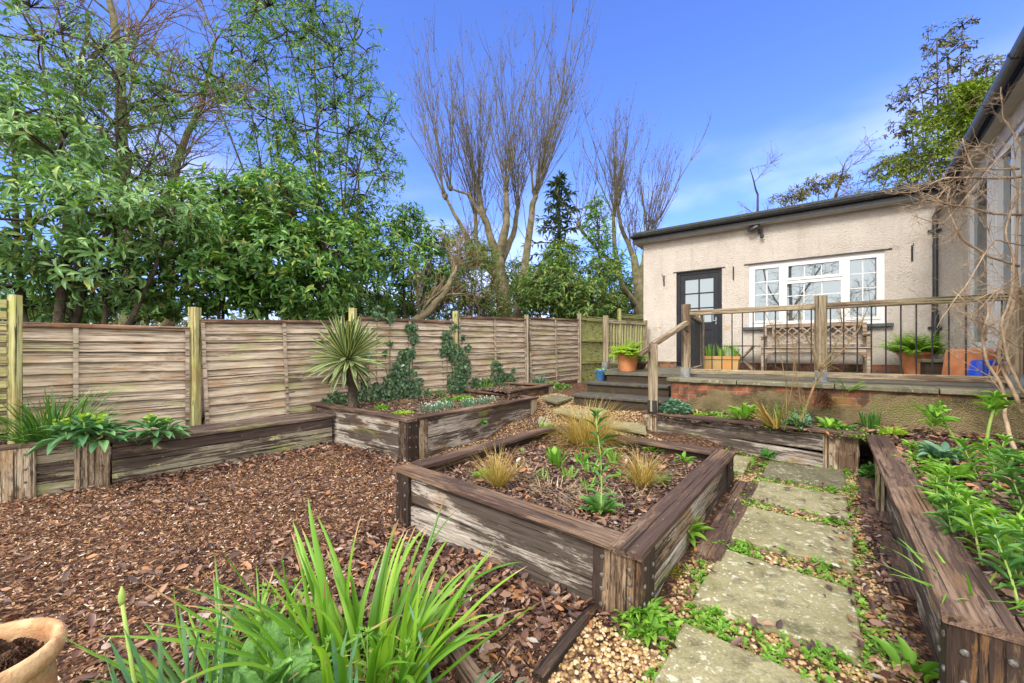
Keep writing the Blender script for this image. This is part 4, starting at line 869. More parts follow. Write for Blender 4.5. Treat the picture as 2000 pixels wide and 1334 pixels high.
m_laurel=leafm('laurel_leaf',[(.0,(.055,.15,.032)),(.5,(.11,.265,.05)),(.85,(.19,.37,.08)),(.97,(.38,.48,.09)),(1.,(.36,.24,.08))],.36,.5,.25)
m_rhodo=leafm('rhododendron_leaf',[(.0,(.075,.18,.055)),(.5,(.15,.31,.09)),(.9,(.25,.42,.15)),(.98,(.40,.50,.12)),(1,(.38,.24,.1))],.40,.5,.2)
m_privet=leafm('mixed_leaf',[(.0,(.06,.13,.03)),(.6,(.13,.24,.05)),(.93,(.26,.36,.08)),(1,(.42,.28,.10))],.5,.4,.3)
m_ivy=leafm('ivy_leaf',[(.0,(.03,.075,.035)),(.7,(.07,.15,.065)),(1,(.14,.23,.09))],.38,.5,.1)
m_conifer=leafm('conifer_needle',[(.0,(.03,.07,.025)),(.6,(.07,.13,.04)),(1,(.15,.19,.06))],.6,.3,.1)
m_yewy=leafm('lime_conifer',[(.0,(.09,.15,.015)),(.6,(.18,.27,.025)),(1,(.30,.36,.04))],.6,.3,.2)
m_strap=leafm('strap_leaf',[(.0,(.09,.22,.025)),(.5,(.17,.37,.035)),(1,(.30,.50,.05))],.36,.5,.35)
m_strapd=leafm('dark_strap_leaf',[(.0,(.035,.11,.02)),(.6,(.075,.20,.03)),(1,(.16,.32,.05))],.4,.5,.25)
m_daff=leafm('daffodil_leaf',[(.0,(.06,.16,.09)),(.6,(.10,.24,.12)),(1,(.16,.31,.14))],.45,.4,.2)
m_fresh=leafm('fresh_leaf',[(.0,(.11,.26,.03)),(.6,(.20,.42,.05)),(1,(.33,.54,.08))],.45,.4,.35)
m_mid=leafm('mid_green_leaf',[(.0,(.055,.16,.035)),(.6,(.11,.27,.06)),(1,(.20,.37,.09))],.45,.4,.3)
m_lime=leafm('lime_leaf',[(.0,(.22,.36,.03)),(.6,(.36,.52,.05)),(1,(.5,.64,.09))],.5,.4,.4)
m_golden=leafm('golden_grass',[(.0,(.22,.12,.03)),(.5,(.48,.32,.09)),(.8,(.62,.46,.18)),(1,(.28,.34,.06))],.5,.4,.3)
m_grey=leafm('blue_green_leaf',[(.0,(.08,.18,.12)),(1,(.18,.32,.21))],.5,.3,.15)
m_deadl=leafm('dead_leaf',[(.0,(.04,.018,.018)),(.35,(.10,.048,.038)),(.6,(.19,.095,.07)),(.82,(.31,.18,.12)),(.94,(.42,.17,.06)),(1,(.40,.36,.36))],.42,.5,.0)
m_chip=leafm('bark_chip',[(.0,(.04,.019,.018)),(.3,(.135,.06,.042)),(.62,(.29,.14,.075)),(.85,(.44,.26,.145)),(.94,(.54,.39,.28)),(1,(.72,.63,.56))],.7,.2,0)
m_peb=leafm('pebble',[(.0,(.16,.095,.045)),(.4,(.40,.25,.11)),(.75,(.52,.36,.20)),(1,(.62,.52,.38))],.6,.3,0)
m_tip=leafm('brown_tip',[(0,(.30,.17,.07)),(.6,(.48,.30,.15)),(1,(.55,.42,.28))],.6,.2,.2)
m_straw=leafm('straw',[(0,(.20,.13,.08)),(.6,(.42,.31,.2)),(1,(.58,.48,.36))],.7,.2,.1)
def veinleaf():
    b=NB('crinkled_leaf',.5,.4); g=b.n('NewGeometry'); c=b.ramp(g.outputs['Random Per Island'],[(0,(.08,.20,.04)),(.6,(.15,.33,.06)),(1,(.23,.42,.09))]); v=b.co((1,1,1),False); n=b.noise(v,55,4); c=b.mix(b.mr(n,.4,.6,0,.5),c,(.07,.17,.04)); b.color(c); b.bump(n,1,.008); return b.m
m_fox=veinleaf()
m_ferny=leafm('fern_frond',[(0,(.12,.28,.03)),(.5,(.24,.45,.05)),(1,(.42,.58,.07))],.5,.4,.35)
m_petal=leafm('white_petal',[(0,(.75,.78,.72)),(1,(.85,.86,.82))],.5,.3,.2)
m_bark=flat('tree_bark',(.10,.09,.05),(.24,.20,.125),5,.9,.9,dist=.03)
m_barkg=flat('green_bark',(.10,.10,.045),(.23,.20,.12),5,.9,.9,dist=.03)
m_barkd=flat('dark_bark',(.04,.032,.022),(.10,.08,.055),6,.9,.9,dist=.03)
m_twig=flat('twig_bark',(.15,.095,.055),(.26,.175,.11),9,.8,.4)
m_vine=flat('vine_bark',(.24,.165,.105),(.50,.38,.265),8,.75,.7)
m_rosest=flat('rose_stem',(.13,.12,.04),(.28,.17,.09),8,.7,.3)
m_stem=flat('green_stem',(.22,.34,.07),(.34,.44,.12),8,.6,.2)
def r3(): return np.array([random.gauss(0,1),random.gauss(0,1),random.gauss(0,1)])
def path(p,d,L_,n,wob=.12,up=0.,grav=0.):
    p=np.array(p,float); d=np.array(d,float); d/=np.linalg.norm(d); out=[p.copy()]
    for i in range(n):
        d=d+r3()*wob+np.array([0,0,up-grav*i/n]); d/=np.linalg.norm(d); p=p+d*L_/n; out.append(p.copy())
    return np.array(out)
def tree_obj(name,base,label,cat_,trunk,trunkmat,crown=None,crownmat=None,group=None,cn='crown',twigs=None,twigmat=None):
    t=thing(name,base,label,cat_,group); trunk.build('trunk',trunkmat,t,smooth=True)
    if twigs is not None and twigs.v: twigs.build('branches',twigmat or m_twig,t,smooth=True)
    if crown is not None: lf(cn,crown,crownmat,t)
    return t
def shoots(mb,p,d,L_,r,subs=5,wob=.05,up=.02,tips=None,k=3,sub_l=.35):
    P=path(p,d,L_,6,wob,up); n=len(P); mb.tube(P,np.linspace(r,r*.25,n),4 if r>.02 else k,cap=False)
    for i in range(subs):
        j=random.randint(1,n-2); q=P[j]; T_=P[j+1]-P[j]; T_=T_/np.linalg.norm(T_); dd=T_+nrm(np.cross(T_,r3()))*random.uniform(.35,.7)
        l=L_*sub_l*random.uniform(.5,1)*(1-.5*j/n); Q=path(q,dd,l,4,wob*1.2,up*2); mb.tube(Q,np.linspace(r*.45,r*.18,5),3,cap=False)
        if tips is not None: tips.append((Q[-1],Q[-1]-Q[-2])); tips.append((Q[2],Q[3]-Q[2]))
        if random.random()<.6:
            j2=random.randint(1,3); T2=Q[j2+1]-Q[j2]; T2=T2/np.linalg.norm(T2); Q2=path(Q[j2],T2+nrm(np.cross(T2,r3()))*.6,l*.5,3,wob,up*2); mb.tube(Q2,np.linspace(r*.3,r*.15,4),3,cap=False)
    if tips is not None: tips.append((P[-1],P[-1]-P[-2]))
# ---- tall pollarded lime behind the fence ----
def pollard(name,px,d,limbs,trunkpts,trad,label,shootn,sl,sr,spreadpx,bark,budr=.5,extra=None):
    tm=MB(); tw=MB(); tips=[]
    for tp_,tr_ in trunkpts: 
        Pp=np.array([W(x,y,d+dd) for x,y,dd in tp_]); Pp=np.concatenate([Pp[:1],Pp[1:]]); 
        # subdivide with a little wander
        Q=[]; R_=[]
        for i in range(len(Pp)-1):
            for s in range(4): f=s/4; Q.append(Pp[i]*(1-f)+Pp[i+1]*f+r3()*.012*(1 if 0<f else 0)); R_.append(tr_[i]*(1-f)+tr_[i+1]*f)
        Q.append(Pp[-1]); R_.append(tr_[-1]); tm.tube(Q,np.array(R_)*.84,10)
    for (hx,hy,dd,n,lean) in limbs:
        h=np.array(W(hx,hy,d+dd)); tm.lathe(h,[(.02,-.10),(.07,-.05),(.09,.02),(.08,.06),(.05,.12),(.01,.15)],8,wob=.25)
        for kk in range(3): q_=h+nrm(r3())*.06; tm.lathe(q_,[(.01,-.05),(.05,-.02),(.05,.03),(.01,.06)],6)
        for i in range(int(n*1.35)):
            a=random.uniform(-1,1); dv=np.array([lean*.85+a*spreadpx*.95,random.uniform(-.5,.5),1.0]); l=sl*random.uniform(.6,1.05)
            shoots(tw,h+r3()*.05,dv,l,sr*random.uniform(.35,1.05),shootn,.075,.10,tips)
    for tp_,tr_ in trunkpts[1:]:
        for _ in range(7):
            i=random.randint(len(tp_)//2,len(tp_)-1); f=random.random(); p0_=np.array(W(*tp_[i-1][:2],d+tp_[i-1][2])); p1_=np.array(W(*tp_[i][:2],d+tp_[i][2])); q_=p0_+(p1_-p0_)*f
            shoots(tw,q_,(random.uniform(-.6,.6),random.uniform(-.6,.6),.8),sl*random.uniform(.25,.7),sr*random.uniform(.4,.8),shootn,.07,.10,tips)
    b=W(px,615,d); base=(b[0],b[1],gzf(b[0],b[1]))
    P=np.array([t[0] for t in tips]); D=np.array([t[1] for t in tips]); 
    K=RG.random(len(P))<budr; bud=leaves_mesh(P[K],nrm(D[K])+RG.normal(0,.3,(K.sum(),3)),RG.normal(size=(K.sum(),3)),.07,.028,'lo')
    t=thing(name,base,label,'tree'); tm.build('trunk',bark,t,smooth=True); tw.build('branches',m_pol,t,smooth=True); lf('crown',bud,m_budm,t); return t
m_pol=flat('young_bark',(.085,.075,.045),(.17,.145,.09),3,.85,.4)
m_budm=leafm('red_bud',[(0,(.10,.05,.03)),(1,(.22,.11,.05))],.7,.2,0)
d=14.
trk=[([(990,668,0),(985,600,0),(975,545,0),(972,500,0)],[.36,.31,.29,.27]),
 ([(972,505,0),(955,455,.2),(940,405,.3),(935,370,.4)],[.20,.15,.12,.09]),([(975,505,0),(985,455,-.2),(990,420,-.2),(988,370,-.2)],[.22,.17,.13,.10]),
 ([(980,510,0),(1002,460,.3),(1012,400,.4)],[.16,.12,.08]),([(965,520,0),(940,520,-.3),(905,450,-.4),(870,385,-.6)],[.14,.12,.09,.05]),([(968,540,0),(930,470,.6),(928,415,.7)],[.14,.10,.07]),
 ([(1000,668,-.3),(1012,600,-.3),(1028,500,-.3),(1040,400,-.3),(1046,380,-.3)],[.20,.17,.15,.12,.10]),([(950,440,.2),(915,380,.2),(880,368,.2)],[.08,.06,.04])]
pollard('lime_tree',990,d,[(935,370,.4,17,-.10),(988,372,-.2,18,0.02),(1012,402,.4,14,.12),(870,385,-.6,9,-.34),(928,415,.7,12,-.2),(1046,380,-.3,26,.34),(880,368,.2,7,-.25)],trk,.4,
  'tall pollarded bare tree with two trunks behind the middle of the fence',9,5.7,.022,.36,m_bark)
d=15.
trk=[([(1255,668,0),(1250,610,0),(1247,560,0),(1238,500,.2)],[.30,.26,.22,.15]),([(1247,560,0),(1258,510,0),(1262,470,0)],[.16,.12,.08]),([(1248,600,0),(1215,560,-.3),(1200,480,-.4),(1198,420,-.4)],[.16,.12,.10,.07]),
 ([(1240,510,.2),(1212,440,.3),(1206,400,.3)],[.12,.09,.07]),([(1205,520,-.3),(1170,490,-.4),(1130,440,-.6)],[.10,.08,.06]),([(1250,600,.2),(1225,640,.2),(1195,600,.3)],[.12,.1,.08])]
pollard('lime_tree',1250,d,[(1198,420,-.4,13,-.12),(1206,400,.3,16,.02),(1238,500,.2,8,.1),(1262,470,0,26,.30),(1130,440,-.6,5,.1)],trk,.3,
  'smaller pollarded bare tree with many upright shoots just left of the house',8,4.3,.021,.42,m_barkg)
# ---- evergreen shrubs ----
def shrub(name,base,label,blobs,tips,nl,ln,wd,mat,bark=m_barkd,spread=(.8,1.5),kind='lo',droop=.1,group=None,trunkr=.038,stems=4,bias=None,upb=.5,catn='shrub',tr_twist=.15):
    b=np.array(base,float); tm=MB(); TP=[];TD=[]; tot=sum((q[3]**2) for q in blobs)
    for q in blobs:
        c=np.array(q[:3],float); r=q[3]; sq=q[4] if len(q)>4 else .8; n=int(tips*r*r/tot); v=nrm(RG.normal(size=(n,3))); rr=r*RG.uniform(.35,1,(n,1))**.5
        p=c+v*rr*np.array([1,1,sq]); dv=v+np.array([0,0,upb])+RG.normal(0,.35,(n,3)); TP.append(p); TD.append(dv)
        st_=b+np.array([random.uniform(-.3,.3),random.uniform(-.3,.3),0]); mid=(st_+c)/2+r3()*r*.15; Q=np.array([st_,(st_+mid)/2+r3()*.05,mid,(mid+c)/2+r3()*.05,c]); tm.tube(Q,np.linspace(trunkr,trunkr*.4,5)*random.uniform(.7,1.2),7)
        hubs=[c]+[c+nrm(RG.normal(size=3))*r*.5*np.array([1,1,sq]) for _ in range(6)]
        for h in hubs[1:]: tm.tube(path(c,h-c,np.linalg.norm(h-c),3,.15),np.linspace(trunkr*.4,.012,4),5,cap=False)
        H=np.array(hubs)
        for pt in p[::2]:
            h=H[np.argmin(((H-pt)**2).sum(1))]; m=(h+pt)/2+np.array([0,0,.03])+r3()*.03; tm.tube([h,m,pt],[.010,.007,.004],3,cap=False)
    TP=np.concatenate(TP); TD=np.concatenate(TD); vf=whorls(TP,TD,nl,ln,wd,spread,kind,.3,droop,1.5)
    t=thing(name,base,label,catn,group); tm.build('trunk',bark,t,smooth=True); lf('crown',vf,mat,t); return t,TP,TD
def bl(px,py,d,rpx,sq=.8): w_=W(px,py,d); return (w_.x,w_.y,w_.z,rpx*d/FP,sq)
def gb(px,d): x=(px-HX)/FP*d; return (x,d,gzf(x,d))
shrub('rhododendron',gb(95,5.3),'dark trunked rhododendron with large drooping leaves over the left end of the fence',
  [bl(60,430,5.2,150),bl(220,430,5.3,130),bl(330,420,5.4,100,.6),bl(30,560,5.4,110),bl(200,530,5.5,120,.7),bl(110,300,5.6,110),bl(30,230,5.8,120),bl(260,560,5.8,70,.6)],860,8,.150,.042,m_rhodo,spread=(1.0,1.6),kind='hi',droop=.35,trunkr=.06)
shrub('laurel_shrub',gb(440,6.3),'glossy green laurel hedge shrub hanging over the fence behind the square post',
  [bl(420,520,6.2,110),bl(520,500,6.5,110),bl(600,560,6.7,90),bl(440,420,6.8,110),bl(560,410,7.0,110),bl(660,500,7.2,100),bl(500,590,6.4,50,.6),bl(400,590,6.3,40)],1750,8,.14,.045,m_laurel,spread=(.7,1.5),kind='hi',droop=.15)
shrub('laurel_tree',gb(640,8.6),'tall loose cherry laurel with narrow leaves rising above the fence against the blue sky',
  [bl(560,60,8.4,100),bl(650,130,8.4,90),bl(620,250,8.6,110),bl(720,220,8.7,75),bl(520,230,8.6,90),bl(700,340,8.8,95),bl(560,330,8.5,90),bl(610,20,8.4,80),bl(470,100,8.4,70),bl(755,290,8.8,45),bl(690,80,8.4,60,1.2),bl(400,140,8.6,60),bl(500,20,8.5,60)],1500,7,.13,.033,m_laurel,spread=(.4,1.3),droop=.3,trunkr=.035,catn='tree')
shrub('laurel_shrub',gb(800,9.2),'dense green laurel with a crooked grey trunk behind the middle of the fence',
  [bl(740,480,9.0,75),bl(800,520,9.1,70),bl(845,470,9.4,50),bl(720,570,9.0,70),bl(790,430,9.3,50),bl(690,420,9.2,60),bl(650,600,8.6,50,.5),bl(860,520,9.6,40)],1000,7,.15,.045,m_laurel,kind='lo')
shrub('holly_tree',gb(150,8.0),'leafy evergreen tree with scattered leaves high at the left edge behind the rhododendron',
  [bl(80,80,8,140),bl(230,150,8.2,110),bl(30,200,8,120),bl(150,260,8.2,110),bl(330,200,8.4,70),bl(260,300,8.4,90)],900,7,.14,.040,m_rhodo,spread=(.8,1.5),kind='lo',droop=.25,trunkr=.045,catn='tree')
shrub('privet_shrub',gb(1090,12.5),'mixed green shrub with some yellow leaves right of the pollarded tree',
  [bl(1080,560,12.3,75),bl(1150,580,12.5,60),bl(1040,570,12.6,50),bl(1100,500,12.8,50),bl(1180,530,13,40),bl(1190,600,12.6,40),bl(1130,610,12.2,50,.5)],1600,6,.16,.05,m_privet,spread=(.8,1.5),droop=.3)
shrub('evergreen_shrub',gb(1185,14),'upright dark green shrub growing through the smaller pollarded tree',[bl(1170,450,14,35,1.4),bl(1190,520,14,40,1.2),bl(1165,400,14,22,1.3)],260,6,.20,.05,m_laurel,droop=.35,spread=(.4,1.2))
shrub('thicket_shrub',gb(925,11.5),'tangle of thin brown stems and small green leaves left of the pollarded tree',
  [bl(930,550,11.5,60,1.2),bl(880,580,11,55,1),bl(960,600,11.6,45),bl(900,490,12.2,45,1.2),bl(940,500,12,40)],2600,5,.085,.032,m_privet,bark=m_twig)
shrub('thicket_shrub',gb(1050,16),'dull green thicket filling the gap behind the pollarded trees',[bl(1020,590,16,60),bl(1090,560,16.2,70),bl(1160,590,16,60),bl(1220,600,16,50),bl(1240,560,16.4,40),bl(1010,540,16.4,45)],1500,6,.20,.07,m_privet,spread=(.8,1.5))
shrub('thicket_shrub',gb(700,11),'shadowy green thicket low behind the laurels',[bl(700,600,11,70,.6),bl(800,600,11,70,.6),bl(600,590,11,60,.7),bl(860,560,11.4,50)],1300,6,.14,.05,m_laurel)
shrub('bay_shrub',gb(30,7.2),'dark leafy shrub low behind the trellis and the left fence panel',[bl(40,600,7,80,.5),bl(160,600,7.1,70,.5),bl(300,600,7.4,60,.5)],900,6,.10,.045,m_laurel)
# thin brown canes
def canes(name,px,d,n,spread,h,label,mat,cat_='shrub',r=.012):
    b=gb(px,d); mb=MB()
    for i in range(n):
        x=b[0]+random.uniform(-spread,spread); y=b[1]+random.uniform(-.6,.6); shoots(mb,(x,y,b[2]),(random.uniform(-.15,.15),random.uniform(-.1,.1),1),h*random.uniform(.6,1.1),r*random.uniform(.7,1.3),4,.05,0,None)
    t=thing(name,b,label,cat_); mb.build('stems',mat,t,smooth=True); return t
canes('bamboo_canes',925,11.2,60,.9,3.4,'thicket of upright tan canes behind the fence left of the pollarded tree',m_twig)
# bare trees seen through the leaves on the left
def baretree(name,px,d,trunk,tr_,label,nb,L_,r,bark,lean=0.,spread=.9,grp=None,top=None):
    tm=MB(); tw=MB(); P=np.array([W(x,y,d+dd) for x,y,dd in trunk]); Q=[];R_=[]
    for i in range(len(P)-1):
        for s in range(4): f=s/4; Q.append(P[i]*(1-f)+P[i+1]*f+r3()*.02*(f>0)); R_.append(tr_[i]*(1-f)+tr_[i+1]*f)
    Q.append(P[-1]); R_.append(tr_[-1]); tm.tube(Q,R_,10)
    for i in range(nb):
        j=random.randint(len(Q)//3,len(Q)-1); dv=np.array([lean+random.gauss(0,spread),random.gauss(0,spread*.6),random.uniform(.1,1.)]); B_=path(Q[j],dv,L_*random.uniform(.5,1),8,.16,.04); rr=R_[j]*.36
        tm.tube(B_,np.linspace(rr,rr*.2,9),6,cap=False)
        for k in range(13):
            m=random.randint(1,7); dd=B_[m+1]-B_[m]; shoots(tw,B_[m],nrm(dd)+nrm(r3())*.8,L_*.42*random.uniform(.5,1),r*.75,6,.11,.03)
    b=gb(px,d); t=thing(name,b,label,'tree',grp); tm.build('trunk',bark,t,smooth=True); tw.build('branches',m_twig,t,smooth=True); return t
baretree('bare_tree',235,9.5,[(250,668,0),(245,500,0),(240,300,0),(235,120,0),(200,-60,0)],[.20,.15,.12,.09,.05],'tall bare mossy tree with spreading limbs behind the rhododendron',20,4.2,.020,m_barkg)
baretree('bare_tree',330,10.5,[(325,668,0),(330,450,0),(345,320,.3),(395,200,.5),(420,80,.6)],[.14,.11,.09,.06,.035],'second bare tree leaning right behind the laurel hedge, nearer the middle',16,4.0,.018,m_barkg,.2)
baretree('bare_tree',130,9.0,[(110,668,0),(125,520,0),(170,380,0),(150,200,.2),(170,20,.2)],[.12,.10,.08,.06,.035],'dark bare tree at the far left with a forked trunk',14,3.4,.018,m_barkd)
baretree('fruit_tree',820,7.9,[(765,690,0),(790,640,0),(845,600,.1),(875,560,.1),(890,520,.2)],[.10,.09,.075,.05,.03],'low crooked grey fruit tree limb leaning right just behind the fence',8,1.6,.010,m_bark,.2,.6)
# conifer behind
def conifer(name,px,d,ytop,ybase,rpx,label,mat,n=46,lat=9,ln=.34,wd=.10,sag=.25,sparse=1.,asym=0.):
    top=np.array(W(px,ytop,d)); base=np.array(W(px,ybase,d)); tm=MB(); H=top[2]-base[2]; tm.tube([base,(base+top)/2+r3()*.05,top],[.16*d/14,.09*d/14,.015],8); VP=[];VD=[];VU=[];LL=[]
    for i in range(n):
        f=(i+random.random())/n; z=base[2]+H*f; R_=rpx*d/FP*(1-f)**.75*random.uniform(.75,1.15)+.12; a=i*2.399+random.uniform(-.3,.3)
        dv=np.array([math.cos(a)+asym,math.sin(a),.25*f]); P=path((base[0]+(top[0]-base[0])*f,base[1],z),dv,R_,6,.05,0,sag*.4); tm.tube(P,np.linspace(.025,.006,7)*d/14,4,cap=False)
        for j in range(1,7):
            for s in range(int(lat*sparse)):
                q=P[j]+(P[j-1]-P[j])*random.random(); dd=nrm(dv*.6+r3()*.7-np.array([0,0,sag])); VP.append(q+dd*.03); VD.append(dd); VU.append(np.array([0,0,1])+r3()*.4); LL.append(ln*random.uniform(.5,1.1)*(1-.3*j/6))
    LL=np.array(LL)*d/14; vf=leaves_mesh(np.array(VP),np.array(VD),np.array(VU),LL,LL*wd/ln,'lo'); t=thing(name,(base[0],base[1],gzf(base[0],base[1])),label,'tree')
    tm.tube([(base[0],base[1],t.location.z-.1),base],[.2*d/14,.16*d/14],8); tm.build('trunk',m_barkd,t,smooth=True); lf('crown',vf,mat,t); return t
conifer('conifer_tree',1092,17,345,640,110,'dark conifer with drooping layered boughs between the two pollarded trees',m_conifer,54,5,.40,.10,.3)
shrub('sparse_tree',gb(1850,11),'tall sparse dark tree with hanging leaf clusters above the house roof at the right',
  [bl(1830,75,11,30,1.2),bl(1850,110,11,48),bl(1800,180,11,55,.7),bl(1885,190,11,60,.8),bl(1780,240,11,45,.6),bl(1850,270,11,85,.8),bl(1765,320,11,50,.6),bl(1930,130,11,40,.6),bl(1790,370,11,60,.6),bl(1880,50,11,25,.6)],760,7,.12,.05,leafm('bronze_green_leaf',[(0,(.05,.06,.025)),(.6,(.11,.14,.05)),(1,(.28,.17,.09))],.6,.3,.1),spread=(.6,1.5),droop=.5,trunkr=.035,catn='tree')
conifer('conifer_tree',1893,9.3,168,470,270,'bright lime green conifer behind the roof corner at the right',m_yewy,170,17,.22,.08,.25)
baretree('birch_tree',1600,13,[(1590,668,0),(1600,500,0),(1620,420,0),(1650,320,0)],[.07,.06,.04,.015],'thin bare birch showing above the middle of the flat roof',14,1.7,.010,m_barkd,0,.9)
baretree('birch_tree',1470,13,[(1470,668,0),(1475,480,0),(1480,380,0),(1465,330,0)],[.06,.05,.03,.012],'thin bare sapling showing above the left part of the flat roof',8,1.2,.008,m_barkd,0,.8)
shrub('cedar_shrub',gb(1570,12.4),'brown-green spreading bough of a shrub just above the flat roof',[bl(1545,385,12.4,38,.4),bl(1600,360,12.4,38,.45),bl(1640,345,12.6,25,.5),bl(1740,330,12.5,50,.5)],330,6,.12,.035,leafm('bronze_leaf',[(0,(.10,.12,.03)),(.6,(.20,.21,.06)),(1,(.34,.24,.09))],.6,.3,.2),spread=(.6,1.4))
rambler_later=True
# woodland mass far behind
def woodland():
    L_=[]
    for i in range(130):
        x=random.uniform(-34,16); y=random.uniform(19,30); h=random.uniform(1.2,3.6)*(1 if x>-12 else 1.2); r=random.uniform(1.2,2.4); n=240
        v=nrm(RG.normal(size=(n,3))); p=np.array([x,y,h*.55])+v*RG.uniform(.3,1,(n,1))*np.array([r,r,h*.55]); L_.append(leaves_mesh(p,RG.normal(size=(n,3)),RG.normal(size=(n,3)),.42,.17,'lo'))
    return cat(*L_)
tag(lf('woodland',woodland(),leafm('woodland_leaf',[(0,(.06,.085,.03)),(.5,(.12,.15,.06)),(.8,(.20,.17,.10)),(1,(.16,.10,.06))],.7,.2,.1)),'low distant mass of brush and trees seen behind the garden fence','woodland',None,'stuff')
# =================== ivy ===================
def ivy(poly_px,n,label,extra=None,dens=None):
    """patch given as strips on the fence plane: list of (u_px,y_px,radius_px,weight)"""
    V=[];D=[];U=[]; tot=sum(q[3] for q in poly_px); FNn=np.array([FN.x,FN.y,0])
    for (px,py,r,w_) in poly_px:
        k=int(n*w_/tot); a=RG.uniform(0,6.28,k); rr=r*np.sqrt(RG.random(k)); u=px+rr*np.cos(a); v=py+rr*np.sin(a)*1.15
        y=FK/(800-(u-HX)); x=(u-HX)/FP*y; z=EYE-(v-HY)/FP*y; dep=RG.uniform(.03,.05+.10*min(1,r/25),k)
        p=np.stack([x,y,z],-1)+FNn*dep[:,None]; V.append(p); d_=RG.normal(0,.6,(k,3)); d_[:,2]-=.6; D.append(d_-FNn*(d_@FNn)[:,None]*.8+FNn*.25); U.append(FNn+RG.normal(0,.35,(k,3)))
    V=np.concatenate(V); sz=RG.uniform(.03,.062,len(V)); vf=leaves_mesh(V,np.concatenate(D),np.concatenate(U),sz,sz*.95,'ivy')
    c=V.mean(0); t=thing('ivy',(c[0],c[1],V[:,2].min()),label,'climbing plant'); lf('leaves',vf,m_ivy,t)
    mb=MB(); y=FK/(800-(poly_px[0][0]-HX))
    for q in poly_px:
        p=V[np.argmin((V[:,2]))]; yy=FK/(800-(q[0]-HX)); e_=np.array([(q[0]-HX)/FP*yy,yy,EYE-(q[1]-HY)/FP*yy])+FNn*.035; s_=np.array([e_[0]*.9+p[0]*.1,e_[1]*.9+p[1]*.1,V[:,2].min()]); mb.tube([s_,(s_+e_)/2+r3()*.02,e_],[.008,.006,.004],4,cap=False)
    mb.build('stems',m_twig,t); return t
ivy([(800,640,10,.7),(805,660,10,.7),(796,690,11,.8),(785,700,13,.9),(775,725,15,1.2),(790,740,22,2),(765,745,18,1),(805,765,16,1.2),(770,780,26,2.2),(740,780,22,1.6),(710,778,18,1.2),(655,785,20,1.2),(635,790,12,.6),(708,720,7,.4),(710,750,9,.5),(716,700,5,.2),(760,670,4,.15),(820,745,5,.2),(750,690,4,.15),(735,755,8,.4),(830,775,12,.6),(700,655,6,.15),(760,620,10,.4),(735,610,12,.4),(870,780,12,.5)],2600,'ivy climbing the fence behind the spiky palm')
ivy([(868,655,9,.6),(885,640,9,.5),(872,675,14,1.2),(885,690,16,1.4),(895,705,18,1.6),(898,725,18,1.6),(888,745,18,1.6),(895,762,16,1.4),(912,680,6,.3),(862,690,6,.3),(900,660,5,.2),(890,615,5,.2)],1500,'ivy climbing the fence post right of the palm')
ivy([(965,715,10,.6),(970,735,14,1),(985,745,15,1.2),(945,750,12,.8),(925,748,10,.6),(970,758,15,1.2),(995,738,7,.3),(1000,722,4,.1)],900,'low ivy on the fence at the back of the long bed')
# =================== plants ===================
def clump(name,base,label,n,L_,Wd,phi,bend,mat,rad=.05,mode='grass',S=7,fold=.25,cat_='plant',lv=.3,group=None,az=None,part='leaves',tips=0):
    b=np.zeros((n,3)); a=RG.uniform(0,6.28,n) if az is None else RG.uniform(az[0],az[1],n); r=rad*np.sqrt(RG.random(n)); b[:,0]=r*np.cos(a); b[:,1]=r*np.sin(a)
    a2=a+RG.normal(0,.5,n); vf=blades_mesh(b,a2,RG.uniform(phi[0],phi[1],n),RG.uniform(bend[0],bend[1],n),L_*RG.uniform(1-lv,1+lv*.5,n),Wd*RG.uniform(.75,1.15,n),S,fold,mode=mode)
    t=thing(name,tuple(base),label,cat_,group); o=lf(part,vf,mat,t,Matrix.Translation(Vector(base)))
    if tips:
        o.data.materials.append(m_tip); mi=np.zeros((n,S,2),np.int32); mi[RG.random(n)<tips,S-1]=1; mi[RG.random(n)<tips*.3,S-2:]=1; o.data.polygons.foreach_set('material_index',mi.ravel())
    return t
def rosette(name,base,label,n,L_,Wd,mat,el=(.6,1.4),kind='hi',rad=.02,layers=None,group=None,cat_='plant',part='leaves'):
    P=np.zeros((n,3)); a=RG.uniform(0,6.28,n); P[:,0]=rad*np.cos(a)*RG.random(n); P[:,1]=rad*np.sin(a)*RG.random(n); P[:,2]=RG.random(n)*L_*.2; e_=RG.uniform(el[0],el[1],n)
    d_=np.stack([np.cos(a)*np.sin(e_),np.sin(a)*np.sin(e_),np.cos(e_)],-1); l=L_*RG.uniform(.6,1.1,n); vf=leaves_mesh(P,d_,np.array([0,0,1.])+RG.normal(0,.15,(n,3)),l,l*Wd/L_,kind)
    t=thing(name,tuple(base),label,cat_,group); lf(part,vf,mat,t,Matrix.Translation(Vector(base))); return t
